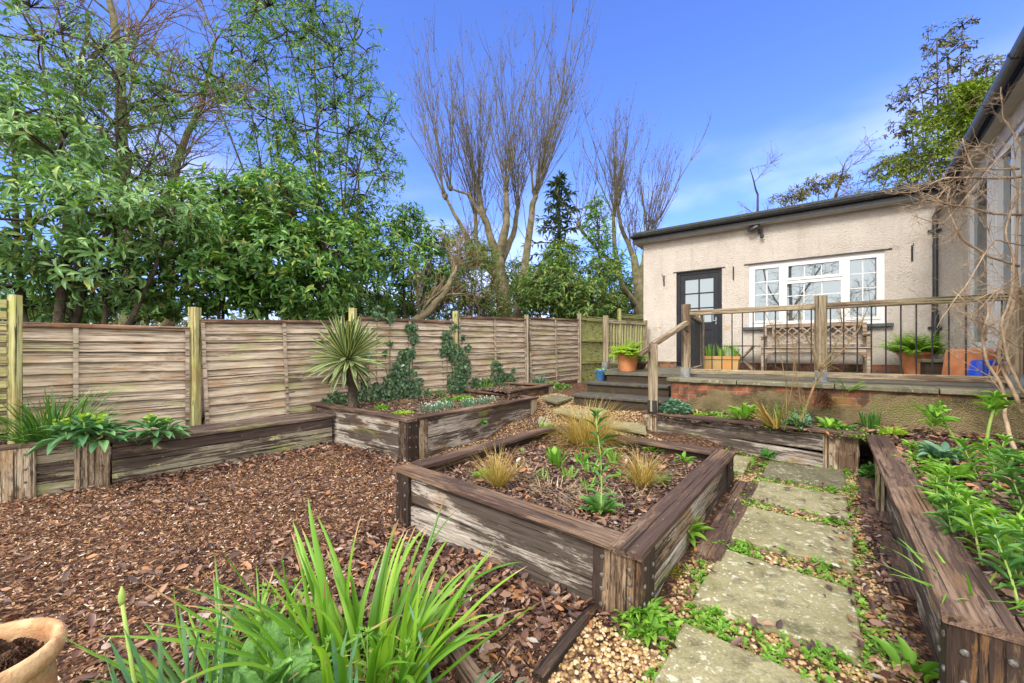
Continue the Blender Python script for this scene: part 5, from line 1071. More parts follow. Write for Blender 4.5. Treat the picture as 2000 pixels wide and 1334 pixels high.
def stalky(name,base,label,stems,mat,smat,nl=16,ln=.09,wd=.022,H=.5,lean=.2,cat_='plant',r=.005,group=None,top=True,kind='lo',start=.15):
    mb=MB(); VP=[];VD=[];VL=[]
    for i in range(stems):
        a=random.uniform(0,6.28); h=H*random.uniform(.65,1.05); P=path((random.uniform(-.03,.03)*stems**.5,random.uniform(-.03,.03)*stems**.5,0),(math.cos(a)*lean,math.sin(a)*lean,1),h,8,.04,.03); mb.tube(P,np.linspace(r,r*.5,9),5)
        for k in range(nl):
            f=start+(1-start)*k/nl; j=min(7,int(f*8)); q=P[j]+(P[j+1]-P[j])*(f*8-j); aa=k*2.4+a; VP.append(q); VD.append((math.cos(aa),math.sin(aa),random.uniform(.0,.7)+f*.5)); VL.append(ln*(.75+.5*math.sin(f*3))*random.uniform(.7,1.1))
        if top:
            for k in range(8): aa=k*.8; VP.append(P[-1]); VD.append((math.cos(aa)*.6,math.sin(aa)*.6,.8)); VL.append(ln*.6)
    VL=np.array(VL); n=len(VP); vf=leaves_mesh(np.array(VP),np.array(VD,float),np.array([0,0,1.])+RG.normal(0,.2,(n,3)),VL,VL*wd/ln,kind)
    t=thing(name,tuple(base),label,cat_,group); M=Matrix.Translation(Vector(base)); mb.build('stems',smat,t,M,smooth=True); lf('leaves',vf,mat,t,M); return t
# spiky variegated palm
pb=W(690,792,5.85); pb.z=.46
pt=thing('spiky_palm',pb,'variegated spiky palm with a short shaggy trunk in the long left bed','palm'); crownc=W(679,697,5.9)
Q=np.array([pb,pb+Vector((-.01,0,.25)),(pb+crownc)/2+Vector((.01,0,.1)),crownc-Vector((0,0,.06)),crownc])
tm=MB().tube(Q-np.array([0,0,.03]),[.072,.065,.06,.075,.05],12)
for i in range(110):
    f=random.random(); q=Q[0]+(Q[3]-Q[0])*f; a=random.uniform(0,6.28); rr=.062
    tm.add([(q[0]+rr*math.cos(a-.3),q[1]+rr*math.sin(a-.3),q[2]),(q[0]+rr*math.cos(a+.3),q[1]+rr*math.sin(a+.3),q[2]),(q[0]+rr*1.45*math.cos(a),q[1]+rr*1.45*math.sin(a),q[2]+.05)],[(0,1,2)])
tm.build('trunk',m_barkd,pt)
n=118; az_=np.arange(n)*2.399; ph=np.concatenate([np.linspace(.10,1.75,100),np.linspace(1.8,2.55,18)])+RG.normal(0,.1,n); bse=np.tile(np.array(crownc),(n,1))+np.stack([.03*np.cos(az_),.03*np.sin(az_),np.linspace(.05,-.08,n)],-1)
Ls=np.where(ph<1.9,.60,.52)*RG.uniform(.8,1.1,n); bd=RG.uniform(.0,.35,n)+np.where(ph>1.1,.35,0)
vf=blades_mesh(bse,az_,ph,bd,Ls,.052,6,.35,.35,'strap')
m_y=leafm('yucca_margin',[(0,(.42,.46,.16)),(1,(.62,.62,.28))],.45,.4,.2); m_yg=leafm('yucca_green',[(0,(.07,.14,.06)),(1,(.14,.23,.09))],.4,.5,.15)
lf('leaves',vf,m_y,pt); st0=RG.bit_generator.state
V_,F_=vf; V3_=V_.reshape(n,-1,3,3); mid=V3_[:,:,1:2]; cen=V3_*.66+mid*.34; nn_=np.cross(V3_[:,:,2]-V3_[:,:,0],np.gradient(V3_[:,:,1],axis=1)); nn_=nrm(nn_)
up_=cen+nn_[:,:,None]*.0018; dn_=cen-nn_[:,:,None]*.0018
lf('leaf_stripes',cat((up_.reshape(-1,3),F_),(dn_.reshape(-1,3),F_)),m_yg,pt)
# foreground strap-leaved clump
def gp(px,py,z): g=G(px,py,z); return (g.x,g.y,z)
fg=[((690,1290),'big clump of bright green strap leaves in the foreground',95,.62,.030,(.02,.55),(.1,1.0),.16,m_strap),]
t=clump('strap_leaf_plant',(-.56,1.50,.0),'big clump of bright green strap leaves in the foreground',118,.63,.035,(.02,.78),(.05,1.3),m_strap,.20,'grass',12,.35,lv=.42,tips=.55)
vf=blades_mesh(RG.uniform(-.15,.15,(26,3))*np.array([1,1,0]),RG.uniform(0,6.28,26),RG.uniform(.5,1.1,26),RG.uniform(.5,1.3,26),.45*RG.uniform(.6,1.1,26),.018,8,.2); lf('withered_leaves',vf,m_golden,t,Matrix.Translation((-.62,1.52,0)))
t=clump('strap_leaf_plant',(-1.0,1.38,.0),'lower spreading clump of green strap leaves between the daffodils and the big clump',70,.55,.022,(.55,1.2),(.1,.9),m_strap,.12,'grass',12,.35,tips=.5)
for (x,y,n,label) in ((-1.04,1.24,22,'bluish daffodil leaves with one green bud in the left foreground'),(-.50,1.16,22,'bluish daffodil leaves at the bottom of the picture in front of the big clump')):
    t=clump('daffodil_plant',(x,y,.0),label,n,.46 if x<-1 else .38,.014,(.02,.30),(.0,.2),m_daff,.10,'daff',6,.15)
    if x<-1: mb=MB().tube([(x-.06,y-.03,0),(x-.11,y-.02,.28),(x-.15,y-.02,.535)],[.006,.006,.005],6).lathe((x-.152,y-.02,.53),[(.004,0),(.009,.018),(.009,.035),(.002,.06)],8); mb.build('flower_bud',m_stem,t,smooth=True)
t=clump('daffodil_plant',(-.30,1.34,.0),'few long bluish leaves leaning right from the foreground clump',9,.48,.016,(.5,.85),(.1,.5),m_daff,.05,'daff',7,.15,az=(-.9,.5))
rosette('foxglove_plant',(-.80,1.27,.15),'broad crinkled green leaves in the foreground beneath the strap leaves',26,.21,.11,m_fox,(.25,1.35),'big',.07)
rosette('foxglove_plant',(-.62,1.12,.02),'broad leaves at the bottom of the picture, nearest the camera',14,.22,.10,m_fox,(.4,1.3),'big',.05)
rosette('hellebore_plant',(-1.22,1.12,.0),'small round leaved plant beside the pale terracotta pot',22,.12,.06,m_mid,(.4,1.4),'hi',.05)
for i,(x,y) in enumerate(((-.95,1.62),(-.72,1.36),(-.48,1.42),(-1.05,1.5))):
    stalky('bittercress_weed',(x,y,0),['feathery small weed behind the left of the strap leaves','feathery small weed in the middle of the foreground clump','feathery small weed at the right of the foreground clump','feathery small weed at the left edge of the foreground clump'][i],5,m_fresh,m_stem,18,.045,.013,.34,.35,r=.003)
# left planter: strap leaves and hellebore
clump('strap_leaf_plant',(-4.42,3.85,.44),'clump of dark green strap leaves in the corner planter below the trellis',170,.55,.020,(.1,1.15),(.2,1.1),m_strapd,.2,'grass',10,.3,tips=.3)
def hellebore(base,label,heads):
    t=thing('hellebore_plant',base,label,'plant'); mb=MB(); L_=[]; fl=MB(); FV=[];FDr=[]
    for (dx,dy,h) in heads:
        P=np.array([base,(base[0]+dx*.5,base[1]+dy*.5,base[2]+h*.7),(base[0]+dx,base[1]+dy,base[2]+h)]); mb.tube(P,[.012,.010,.008],6)
        tip=P[-1]
        for lay,(zz,n_,l,e0,e1) in enumerate(((-.02,10,.21,1.3,1.95),(.02,9,.17,1.0,1.5),(.05,5,.10,.5,1.1))):
            a=np.arange(n_)*6.283/n_+lay*.4+RG.normal(0,.15,n_); e_=RG.uniform(e0,e1,n_); d_=np.stack([np.cos(a)*np.sin(e_),np.sin(a)*np.sin(e_),np.cos(e_)],-1); L_.append(leaves_mesh(np.tile(tip+np.array([0,0,zz]),(n_,1))+d_*.03,d_,np.tile([0,0,1.],(n_,1)),l*RG.uniform(.85,1.15,n_),.068,'hi'))
        mb.tube([tip,tip+np.array([0,0,.12])],[.008,.006],6)
        for k in range(26):
            q=tip+np.array([random.gauss(0,.025),random.gauss(0,.025),.09+random.random()*.06]); FV.append(q); FDr.append((random.gauss(0,1),random.gauss(0,1),.4))
    M=None; mb.build('stems',m_stem,t); lf('leaves',cat(*L_),m_hell,t); n=len(FV); lf('flower_buds',leaves_mesh(np.array(FV),np.array(FDr,float),RG.normal(size=(n,3)),.035,.034,'lo'),m_lime,t)
m_hell=leafm('hellebore_leaf',[(0,(.07,.19,.08)),(.6,(.12,.27,.11)),(1,(.19,.35,.14))],.36,.5,.15)
hb_=G(175,860,.49); hellebore((-3.92,3.72,.44),'hellebore with drooping leaves and pale green buds hanging over the corner planter',[(-.12,-.10,.10),(.02,-.08,.14),(.12,-.02,.07),(-.02,.1,.1)])
hellebore((-3.62,4.02,.40),'second hellebore head with pale buds above the start of the bench ledge',[(.05,-.08,.12),(.12,.02,.08)])
# central bed
z=.33
t=clump('golden_grass',gp(1150,868,z),'largest golden grass tuft at the back of the central bed',900,.52,.0050,(.05,1.35),(.5,1.5),m_golden,.17,'grass',7,.1)
clump('golden_grass',gp(972,950,z),'golden grass tuft near the left corner of the central bed',260,.30,.0045,(.05,.9),(.4,1.4),m_golden,.05,'grass',6,.1)
clump('golden_grass',gp(1255,950,z),'golden grass tuft at the right of the central bed',240,.30,.0045,(.05,1.0),(.5,1.5),m_golden,.05,'grass',6,.1)
for (px,py,n,l,lab) in ((1085,912,26,.17,'bright fleshy shoots left of the tall weed in the central bed'),(1135,905,16,.11,'low bright shoots in front of the largest golden grass'),(1068,850,40,.15,'bright green tuft beside the dark seed heads in the central bed')):
    clump('daylily_shoots',gp(px,py,z),lab,n,l,.022,(.02,.5),(.1,.8),m_fresh,.045,'daff',5,.35)
for k,(px,py,n_,l) in enumerate(((1110,935,10,.12),(1155,925,12,.12),(1145,955,8,.10),(1060,935,8,.10),(1200,905,14,.14))):
    clump('daylily_shoots',gp(px,py,z),['small green shoots just right of the bright fleshy ones','green shoots between the golden grasses','lone thin shoots near the tall weed','thin shoots left in the central bed','green shoots behind the tall weed'][k],n_,l,.014,(.02,.7),(.1,.8),m_fresh,.04,'daff',5,.3)
for k,(px,py,n_) in enumerate(((1085,960,110),(1150,985,90),(1010,930,70),(1225,980,70))): clump('dried_grass',gp(px,py,z),['straw coloured dead stems in the middle of the central bed','straw coloured dead stems beside the tall weed','straw coloured dead stems near the left golden grass','straw coloured dead stems near the right golden grass'][k],n_,.13,.006,(.6,1.6),(.0,.9),m_straw,.16)
stalky('willowherb_weed',gp(1183,1005,z),'tall single green weed stalk in the middle of the central bed',1,m_mid,m_stem,26,.13,.024,.56,.02,r=.006)
for (px,py,n,l,m,lab) in ((1175,1000,26,.12,m_mid,'leafy weed at the foot of the tall stalk'),(945,935,30,.09,m_fresh,'low green weed beside the left golden grass'),(1285,945,22,.09,m_mid,'low green plant beside the right golden grass'),(1275,882,26,.09,m_fresh,'flat green weed near the back corner of the central bed'),(1338,905,12,.10,m_fresh,'pale upright seedling near the right cap of the central bed'),(1215,935,14,.07,m_fresh,'small weed right of the tall stalk'),(1020,885,10,.05,m_fresh,'tiny weed in the middle of the central bed soil')):
    rosette('garden_weed',gp(px,py,z),lab,n,l,l*.36,m,(.5,1.45),'hi',.05)
stalky('seed_head_plant',gp(1052,850,z),'dark stems of dried seed heads in the back left corner of the central bed',16,leafm('dark_seed',[(0,(.05,.025,.025)),(1,(.16,.09,.08))],.8,.1,0),m_barkd,16,.02,.012,.30,.5,r=.003)
# left bed
z=.46
def snow(base,n,label):
    t=clump('snowdrops',base,label,n*3,.12,.007,(.02,.5),(.1,.6),m_grey,.13,'daff',4,.1,'flowers' and .3 and 'flower') if False else None
    b=np.zeros((n*4,3)); b[:,:2]=RG.normal(0,.075,(n*4,2)); vf=blades_mesh(b,RG.uniform(0,6.28,n*4),RG.uniform(.02,.4,n*4),RG.uniform(.1,.6,n*4),.11,.007,4,.1,mode='daff')
    t=thing('snowdrops',base,label,'flowers','snowdrop clumps in the long bed'); M=Matrix.Translation(Vector(base)); lf('leaves',vf,m_grey,t,M)
    n=n//2; c=np.zeros((n,3)); c[:,:2]=RG.normal(0,.08,(n,2)); c[:,2]=RG.uniform(.09,.14,n); P=np.repeat(c,3,0); a=np.tile(np.arange(3)*2.09,n)+np.repeat(RG.uniform(0,6,n),3); D_=np.stack([np.cos(a)*.35,np.sin(a)*.35,-np.ones(3*n)],-1)
    lf('petals',leaves_mesh(P,D_,np.stack([np.cos(a),np.sin(a),np.zeros(3*n)],-1),.022,.010,'lo'),m_petal,t,M); return t
for (px,py,n,lab) in ((845,803,34,'white snowdrops near the front corner of the long bed'),(870,797,30,'white snowdrops in the middle of the snowdrop row'),(915,793,34,'white snowdrops in front of the pale green mound'),(952,788,24,'white snowdrops nearest the far end of the long bed')): snow(gp(px,py,z),n,lab)
def mound(name,base,label,n,R_,h,ln,wd,mat,kind='lo',group=None,cat_='plant'):
    a=RG.uniform(0,6.28,n); r=R_*np.sqrt(RG.random(n)); P=np.stack([r*np.cos(a),r*np.sin(a),h*(1-(r/R_)**2)*RG.uniform(.5,1,n)],-1); vf=whorls(P,np.tile([0,0,1.],(n,1))+RG.normal(0,.3,(n,3)),5,ln,wd,(.7,1.4),kind)
    t=thing(name,tuple(base),label,cat_,group); lf('leaves',vf,mat,t,Matrix.Translation(Vector(base))); return t
mound('sedum_plant',gp(905,782,z),'rounded pale green sedum mound in the long bed',260,.22,.09,.035,.022,m_fresh); mound('sedum_plant',gp(875,783,z),'mossy green mound left of the pale sedum',160,.15,.06,.03,.02,m_mid)
mound('creeping_plant',gp(785,808,z),'bright low creeping plant along the front of the long bed',150,.16,.03,.03,.02,m_lime); mound('creeping_plant',gp(745,800,z),'green seedlings near the palm trunk',60,.1,.08,.05,.02,m_fresh)
clump('strap_leaf_plant',gp(945,765,z),'arching green strap leaves at the back of the long bed',60,.30,.014,(.05,.8),(.3,1.2),m_strap,.06); clump('strap_leaf_plant',gp(860,775,z),'thin arching leaves in the middle of the long bed',40,.30,.009,(.3,1.1),(.3,1.),m_strapd,.05)
clump('dried_grass',gp(790,790,z),'tuft of dried brown stems behind the creeping plant',120,.10,.005,(.1,.9),(.1,.8),leafm('dry_stem',[(0,(.22,.13,.07)),(1,(.42,.29,.17))],.7,.2,.1),.14)
canes_=thing('bare_twig_plant',gp(830,795,z),'two leaning bare brown stems in the long bed','plant'); mb=MB(); g0=np.array(gp(835,800,z))
for dv,l in (((-.5,.1,.8),.36),((-.25,0,1),.25)): mb.tube(path(g0,dv,l,6,.08),.004,4)
g1=np.array(gp(925,785,z)); mb.tube(path(g1,(-.35,0,1),.35,6,.08),.004,4); mb.build('stems',m_twig,canes_)
mb=None
w1=W(943,826,6.0); 
def walltuft(px,py,a,b_,label,n=26,l=.09,m=m_mid):
    # tuft rooted in the joint of a timber wall between plan points a and b
    pa=Vector(a[:2]); pb_=Vector(b_[:2]); k=(px-HX)/FP; d_=pb_-pa; t_=(k*pa.y-pa.x)/(d_.x-k*d_.y); p=pa+d_*t_; zz=EYE-(py-HY)/FP*p.y; nn=Vector((d_.y,-d_.x)).normalized()
    base=(p.x+nn.x*.0,p.y+nn.y*.0,zz-l*.3); a_=RG.uniform(0,6.28,n); D_=np.stack([np.cos(a_),np.sin(a_)*.7,RG.uniform(.1,1,n)],-1)+np.array([nn.x,nn.y,0])*.8
    t=thing('garden_weed',base,label,'plant'); lf('leaves',leaves_mesh(np.zeros((n,3)),D_,np.tile([nn.x,nn.y,1.],(n,1)),l*RG.uniform(.6,1.1,n),l*.38,'hi'),m,t,Matrix.Translation(Vector(base)))
walltuft(943,824,LN,LE,'green weed growing from the joint of the long bed wall'); walltuft(1498,885,(RL[0],RL[1]),(RR[0],RR[1]),'rounded weed growing on the front of the right bed wall',34,.10)
mound('ground_ivy',gp(1080,757,.45),'dark leafy ground cover at the foot of the green fence left of the steps',260,.45,.12,.06,.03,m_laurel); clump('strap_leaf_plant',gp(1052,752,.5),'pale tufted leaves at the foot of the fence by the small far bed',60,.28,.02,(.1,.8),(.2,.9),m_grey,.12)
mound('garden_weed',gp(1092,768,.42),'light green weed near the slab by the bottom step',20,.08,.04,.05,.025,m_fresh)
# path
mound('lambs_lettuce',gp(1258,1225,.08),'round bright green weed cushion at the foot of the central bed corner post',120,.11,.09,.07,.024,m_fresh,'hi')
rosette('primrose',gp(1335,1052,.12),'yellow flowered primrose against the path side of the central bed',36,.17,.055,m_fresh,(.3,1.3),'hi',.05)
g=gp(1352,1030,.12); lf('primrose_flower',leaves_mesh(np.tile(np.array(g)+np.array([0,0,.14]),(5,1)),np.stack([np.cos(np.arange(5)*1.257),np.sin(np.arange(5)*1.257),np.full(5,.3)],-1),np.tile([0,0,1.],(5,1)),.022,.02,'hi'),m_petal); 
bpy.data.objects['primrose_flower'].parent=bpy.data.objects['primrose']; bpy.data.objects['primrose_flower'].matrix_basis=WM['primrose'].inverted()
mound('garden_weed',gp(1703,935,.15),'green weed in the corner below the right bed wall',60,.09,.12,.06,.03,m_mid,'hi'); mound('garden_weed',gp(1440,884,.14),'small weed by the wall behind the central bed corner',20,.06,.04,.05,.03,m_mid,'hi')
rosette('foxglove_plant',gp(1780,1318,.12),'broad green leaves at the foot of the right bed wall near the bottom',16,.12,.04,m_fresh,(.4,1.3),'hi',.05)
mound('moss_cushion',gp(1318,1120,.10),'olive moss cushion beside the corner post of the central bed',420,.10,.035,.010,.006,leafm('moss',[(0,(.10,.11,.01)),(1,(.22,.22,.03))],.9,.1,.1))
# right bed
z=.50
mound('aquilegia_plant',gp(1320,802,.55),'blue-green mounded leaves beside the handrail post',260,.19,.14,.045,.036,m_grey)
rosette('bergenia_plant',gp(1452,818,.55),'bright leafy plant in the middle of the right bed',34,.17,.06,m_fresh,(.2,1.2),'hi',.08)
for (px,py,w_,l,m,lab) in ((1390,812,20,.08,m_fresh,'small yellow green weed left of the leafy plant'),(1365,812,12,.07,m_lime,'tiny lime weed near the mounded leaves'),(1560,835,34,.14,m_grey,'blue green rosette at the foot of the bare rose'),(1620,838,26,.13,m_fresh,'green rosette right of the bare rose foot'),(1740,850,30,.10,m_lime,'bright weed cushion at the corner of the right bed'),(1650,840,22,.08,m_mid,'low weed near the tuft of grass'),(1840,895,60,.12,m_grey,'grey green spreading plant in the right bed'),(1800,880,50,.08,m_fresh,'light green weed patch behind the cap board'),(1860,930,40,.10,m_fresh,'light green weed patch in the middle right of the bed')):
    rosette('garden_weed',gp(px,py,z+.01),lab,w_,l,l*.36,m,(.4,1.45),'hi',.08)
clump('iris_tuft',gp(1702,840,z),'upright dark green tuft against the roughcast wall',40,.20,.012,(.0,.25),(.0,.2),m_strapd,.08,'daff',5)
for i,(px,py,st_,nl,ln_,H,lab) in enumerate(((1960,1120,4,20,.085,.25,'tall leafy green stems leaning over the right bed cap'),(1985,1010,2,26,.095,.42,'tall upright stalk of long leaves at the right edge'),(1835,1000,3,13,.09,.20,'shorter pale green leafy stems behind the cap board'),(1995,1170,3,16,.08,.22,'leafy stems at the right edge nearest the camera'),(1925,940,3,14,.10,.26,'leafy stems further back in the right bed'),(1890,1060,4,15,.08,.16,'leafy stems hanging over the cap near the bottom right'))):
    stalky('phlox_plant',gp(px,py,z),lab,st_,m_mid if i%2 else m_fresh,m_stem,nl,ln_,.021,H,.3,r=.0045,kind='hi')
g=gp(1900,1165,z); clump('strap_leaf_plant',g,'low arching green leaves at the bottom right corner of the bed',22,.2,.011,(.5,1.3),(.2,.8),m_fresh,.1)
def euph(px,py,H,lean,lab):
    b=gp(px,py,z); t=thing('euphorbia_plant',b,lab,'plant'); P=path(b,(lean,0,1),H,7,.04); MB().tube(P,np.linspace(.012,.009,8),7).build('stem',m_stem,t,smooth=True); tp_=np.tile(P[-1],(3,1))+np.array([[0,0,0],[.02,.02,.05],[-.03,0,-.04]]); lf('leaves',whorls(tp_,np.tile([0,0,1.],(3,1))+RG.normal(0,.3,(3,3)),9,.15,.045,(.5,1.6),'hi'),m_fresh,t)
euph(1885,885,.42,-.62,'pale bare stem topped with green leaves leaning left in the right bed'); euph(1925,880,.42,.12,'upright thick pale stem topped with green leaves at the right'); 
mb=None
# fern growing from the wall
fernb=lambda px,py,dd:W(px,py,dd)
def fern(name,base,label,n,L_,phi,bend,mat,rad=.02,pin=.06,az=None,parent=None,S=14,kind='lo'):
    M=Matrix.Translation(Vector(base)); mb=MB(); P_=[];D_=[];U_=[];LL=[]
    for i in range(n):
        a=random.uniform(*(az or (0,6.28))); ph=random.uniform(*phi); bd=random.uniform(*bend); l=L_*random.uniform(.6,1.1); p=np.array([rad*math.cos(a),rad*math.sin(a),0.]); pts=[p.copy()]
        for s in range(S):
            f=s/S; an=ph+bd*f**1.4; d_=np.array([math.cos(a)*math.sin(an),math.sin(a)*math.sin(an),math.cos(an)]); p=p+d_*l/S; pts.append(p.copy())
            if s>1:
                side=np.array([-math.sin(a),math.cos(a),0]); wl=pin*math.sin(math.pi*min(1,(f*.9+.12)))*1.1
                for q in (-1,1): P_.append(p); D_.append(side*q+d_*.35+np.array([0,0,-.1])); U_.append(np.cross(d_,side)*-1 if False else np.array([0,0,1.])+d_*.1); LL.append(wl)
        mb.tube(pts,np.linspace(.003,.001,len(pts)),3,cap=False)
    LL=np.array(LL)+.004; vf=leaves_mesh(np.array(P_),np.array(D_),np.array(U_),LL,LL*.30+.004,kind)
    t=parent or thing(name,tuple(base),label,'plant'); mb.build('fronds_midrib',m_stem,t,M); lf('fronds',vf,mat,t,M); return t
t=fern('fern',(2.08,7.18,T+.27),'fresh green fern filling the large orange pot at the top of the steps',44,.36,(.2,1.3),(.5,1.4),m_lime,.08,.085)
fern('fern',(2.32,7.6,T+.12),'darker green fern behind the large orange pot',34,.42,(.1,1.1),(.5,1.3),m_fresh,.06,.09)
fern('fern',(6.28,6.22,T+.29),'dense green fern filling the terracotta pot below the downpipe',60,.46,(.1,1.25),(.4,1.3),m_ferny,.10,.10)
mound('trailing_plant',(1.605,7.22,.77+.17),'lime green leaves spilling from the small blue pot',34,.09,.04,.06,.035,m_lime)
rosette('seedling_plant',(2.72,8.45,T+.09),'small dusty green plant in the shallow bowl by the wall',26,.16,.03,m_grey,(.2,1.5),'lo',.06)
stalky('skimmia_plant',(5.62,4.42,T+.14),'dark leafy plant filling the wide terracotta bowl',9,m_laurel,m_barkd,16,.07,.03,.30,.6,r=.004)
for k,(s_,n) in enumerate(((-.19,34),(.02,26),(.20,34))):
    p=Vector((3.87+math.cos(angH)*s_,7.38+math.sin(angH)*s_,T+.22)); clump('daffodil_shoots',p,['left clump of bright daffodil shoots in the trough','sparse middle clump of daffodil shoots in the trough','right clump of bright daffodil shoots in the trough'][k],n,.27,.012,(.0,.22),(.0,.15),m_fresh,.07,'daff',4,.15)
# wall fern on the retaining wall
def onwall(px,py,off_=.03):
    k=(px-HX)/FP; pa=E0-nE*off_; d_=dE; t_=(k*pa.y-pa.x)/(d_.x-k*d_.y); p=pa+d_*t_; return Vector((p.x,p.y,EYE-(py-HY)/FP*p.y))
b=onwall(1655,765); P0_=tuple(b); t=thing('hart_tongue_fern',P0_,'green strap fern growing out of the terrace wall','plant'); n=7
vf=blades_mesh(np.zeros((n,3)),np.array([-.9,-.5,2.6,2.9,-1.3,3.4,-.2]),RG.uniform(.3,1.1,n),RG.uniform(.2,.8,n),.20,.024,6,.2,mode='strap'); lf('fronds',vf,m_fresh,t,Matrix.Translation(b))
b=onwall(1610,780); t=thing('dead_fern_crown',tuple(b),'dark brown shaggy dead fern crown on the terrace wall','plant'); n=150; vf=blades_mesh(RG.normal(0,.03,(n,3)),RG.uniform(0,6.28,n),RG.uniform(.3,2.6,n),RG.uniform(.2,1,n),.10,.008,4,.1); lf('fronds',vf,leafm('dead_frond',[(0,(.05,.02,.015)),(1,(.16,.07,.04))],.8,.1,0),t,Matrix.Translation(b))
mb=None
# bare rose against the balustrade
def rambler(name,base,label,mains,mat,wob=.16,subn=6,sublen=.45,r=.010,levels=2,cat_='shrub',buds=None,sr=.4):
    t=thing(name,base,label,cat_); mb=MB(); 
    def rec(P,r,l,lev):
        for i in range(subn if lev>0 else 0):
            j=random.randint(max(1,len(P)//4),len(P)-2); T_=P[j+1]-P[j]; T_=T_/np.linalg.norm(T_); dd=T_+nrm(r3())*.9; Q=path(P[j],dd,l*sublen*random.uniform(.4,1.1),6,wob,.02); mb.tube(Q,np.linspace(r*.5,r*.2,7),4,cap=False); rec(Q,r*sr*1.25,l*sublen,lev-1)
    for pts,rr in mains:
        P=[]; pts=[np.array(p,float) for p in pts]
        for i in range(len(pts)-1):
            for s in range(5): f=s/5; P.append(pts[i]*(1-f)+pts[i+1]*f+(r3()*wob*.12*np.linalg.norm(pts[i+1]-pts[i]) if (i or s) else 0))
        P.append(pts[-1]); P=np.array(P)
        P[1:-1]=(P[:-2]+P[1:-1]*2+P[2:])/4; mb.tube(P,np.linspace(rr,rr*.4,len(P)),7); L_=np.linalg.norm(P[-1]-P[0]); rec(P,rr*.5,L_,levels)
    mb.build('stems',mat,t,smooth=True); return t
d_=4.25; rbz=W(1555,848,d_-.15)
rambler('rose_bush',(rbz.x,rbz.y,.5),'bare thorny rose bush in front of the middle balustrade post',[
 ([W(1555,850,d_-.15),W(1575,790,d_),W(1600,735,d_),W(1605,715,d_)],.016),([W(1600,725,d_),W(1590,690,d_),W(1565,640,d_),W(1560,590,d_)],.009),([W(1602,720,d_),W(1625,690,d_),W(1645,640,d_),W(1640,600,d_)],.009),([W(1603,722,d_),W(1640,690,d_),W(1680,640,d_),W(1700,585,d_)],.008),
 ([W(1535,830,d_),W(1535,740,d_),W(1520,660,d_),W(1490,600,d_)],.006),([W(1565,800,d_),W(1555,720,d_),W(1545,650,d_)],.006),([W(1540,800,d_),W(1550,710,d_),W(1560,650,d_)],.005)],m_rosest,.14,8,.40,.01,2,'shrub')
stalky('lavender_plant',tuple(W(1540,840,4.2))[:2]+(.49,),'feathery yellow green plant at the foot of the rose by the terrace wall',14,m_privet,m_stem,26,.035,.010,.30,.6,r=.003)
clump('dry_fern',tuple(W(1520,850,4.15))[:2]+(.5,),'leaning brown dried fern fronds on the terrace wall left of the rose',30,.34,.02,(.4,1.0),(.0,.5),m_golden,.05,az=(2.3,3.4))
# twisted climber on a post at the right edge
d_=3.55
vx=rambler('wisteria_vine',(4.3,3.35,.5),'gnarled bare climber twisting round the post at the right edge of the picture',[
 ([W(1995,905,3.2),W(1965,830,3.3),W(1960,760,3.45),W(1925,700,3.5),W(1915,650,3.5),W(1940,590,3.5),W(1955,560,3.5)],.016),
 ([W(1990,790,3.4),W(1950,700,3.5),W(1970,620,3.5),W(1990,560,3.5),W(1985,480,3.5),W(1990,380,3.5),W(1975,320,3.5)],.016),
 ([W(2010,780,3.4),W(1975,720,3.4),W(1950,640,3.4),W(1985,540,3.4),W(1965,450,3.4),W(1990,350,3.4)],.013),
 ([W(1990,520,3.5),W(1930,500,3.5),W(1880,470,3.5),W(1865,440,3.5),W(1850,400,3.5),W(1855,360,3.5),W(1830,390,3.5)],.011),
 ([W(1995,420,3.5),W(1930,415,3.5),W(1860,400,3.45),W(1800,385,3.4)],.011),([W(1995,345,3.5),W(1930,350,3.5),W(1850,345,3.4),W(1800,370,3.4)],.012),
 ([W(1990,330,3.5),W(1960,330,3.5),W(1900,330,3.5),W(1880,270,3.5)],.009),([W(2000,480,3.4),W(1940,470,3.4),W(1880,560,3.4),W(1830,640,3.4)],.007),
 ([W(2000,600,3.4),W(1960,560,3.4),W(1900,590,3.4),W(1855,560,3.4)],.006),([W(1995,680,3.4),W(1940,640,3.4),W(1900,620,3.4)],.007),([W(2000,300,3.5),W(1960,230,3.6),W(1955,170,3.6)],.007),
 ([W(1990,260,3.5),W(1890,380,3.5),W(1840,440,3.5),W(1780,420,3.4)],.006),([W(1985,540,3.4),W(1900,620,3.4),W(1870,600,3.4)],.006)],m_vine,.22,10,.40,.01,2,'climbing plant',sr=.55)
# =================== loose cover ===================
def polyrand(P,n):
    P=np.array([p[:2] for p in P]); a=P.min(0); b=P.max(0); out=[]
    tot=0
    while tot<n:
        q=RG.uniform(a,b,(n*2,2)); q=q[inpoly(q[:,0],q[:,1],P)]; out.append(q); tot+=len(q)
    return np.concatenate(out)[:n]
def scatter(XY,zfun,kind,lo,hi,asp,lift=.012,tilt=.35,pw=1.):
    n=len(XY); a=RG.uniform(0,6.28,n); z=zfun(XY[:,0],XY[:,1])+lift*RG.random(n)**pw+.002; D_=np.stack([np.cos(a),np.sin(a),RG.normal(0,tilt*.6,n)],-1); U_=np.array([0,0,1.])+RG.normal(0,tilt,(n,3)); U_[:,2]=np.abs(U_[:,2]); U_*=np.where(RG.random(n)<.5,1,1)[:,None]
    l=RG.uniform(lo,hi,n); return leaves_mesh(np.stack([XY[:,0],XY[:,1],z],-1),D_,U_,l,l*asp*RG.uniform(.7,1.2,n),kind,curl=RG.uniform(-.8,1.6,n))
patio=[(-6,2.2),P0,P1,S1,LN,(-1.0,4.5),(-.8,3.1),A,B,(.45,1.55),(.05,1.0),(-.2,.6),(-3,.5)]
beds=[[A,B,C,D],[LW,LN,LE,LB]]
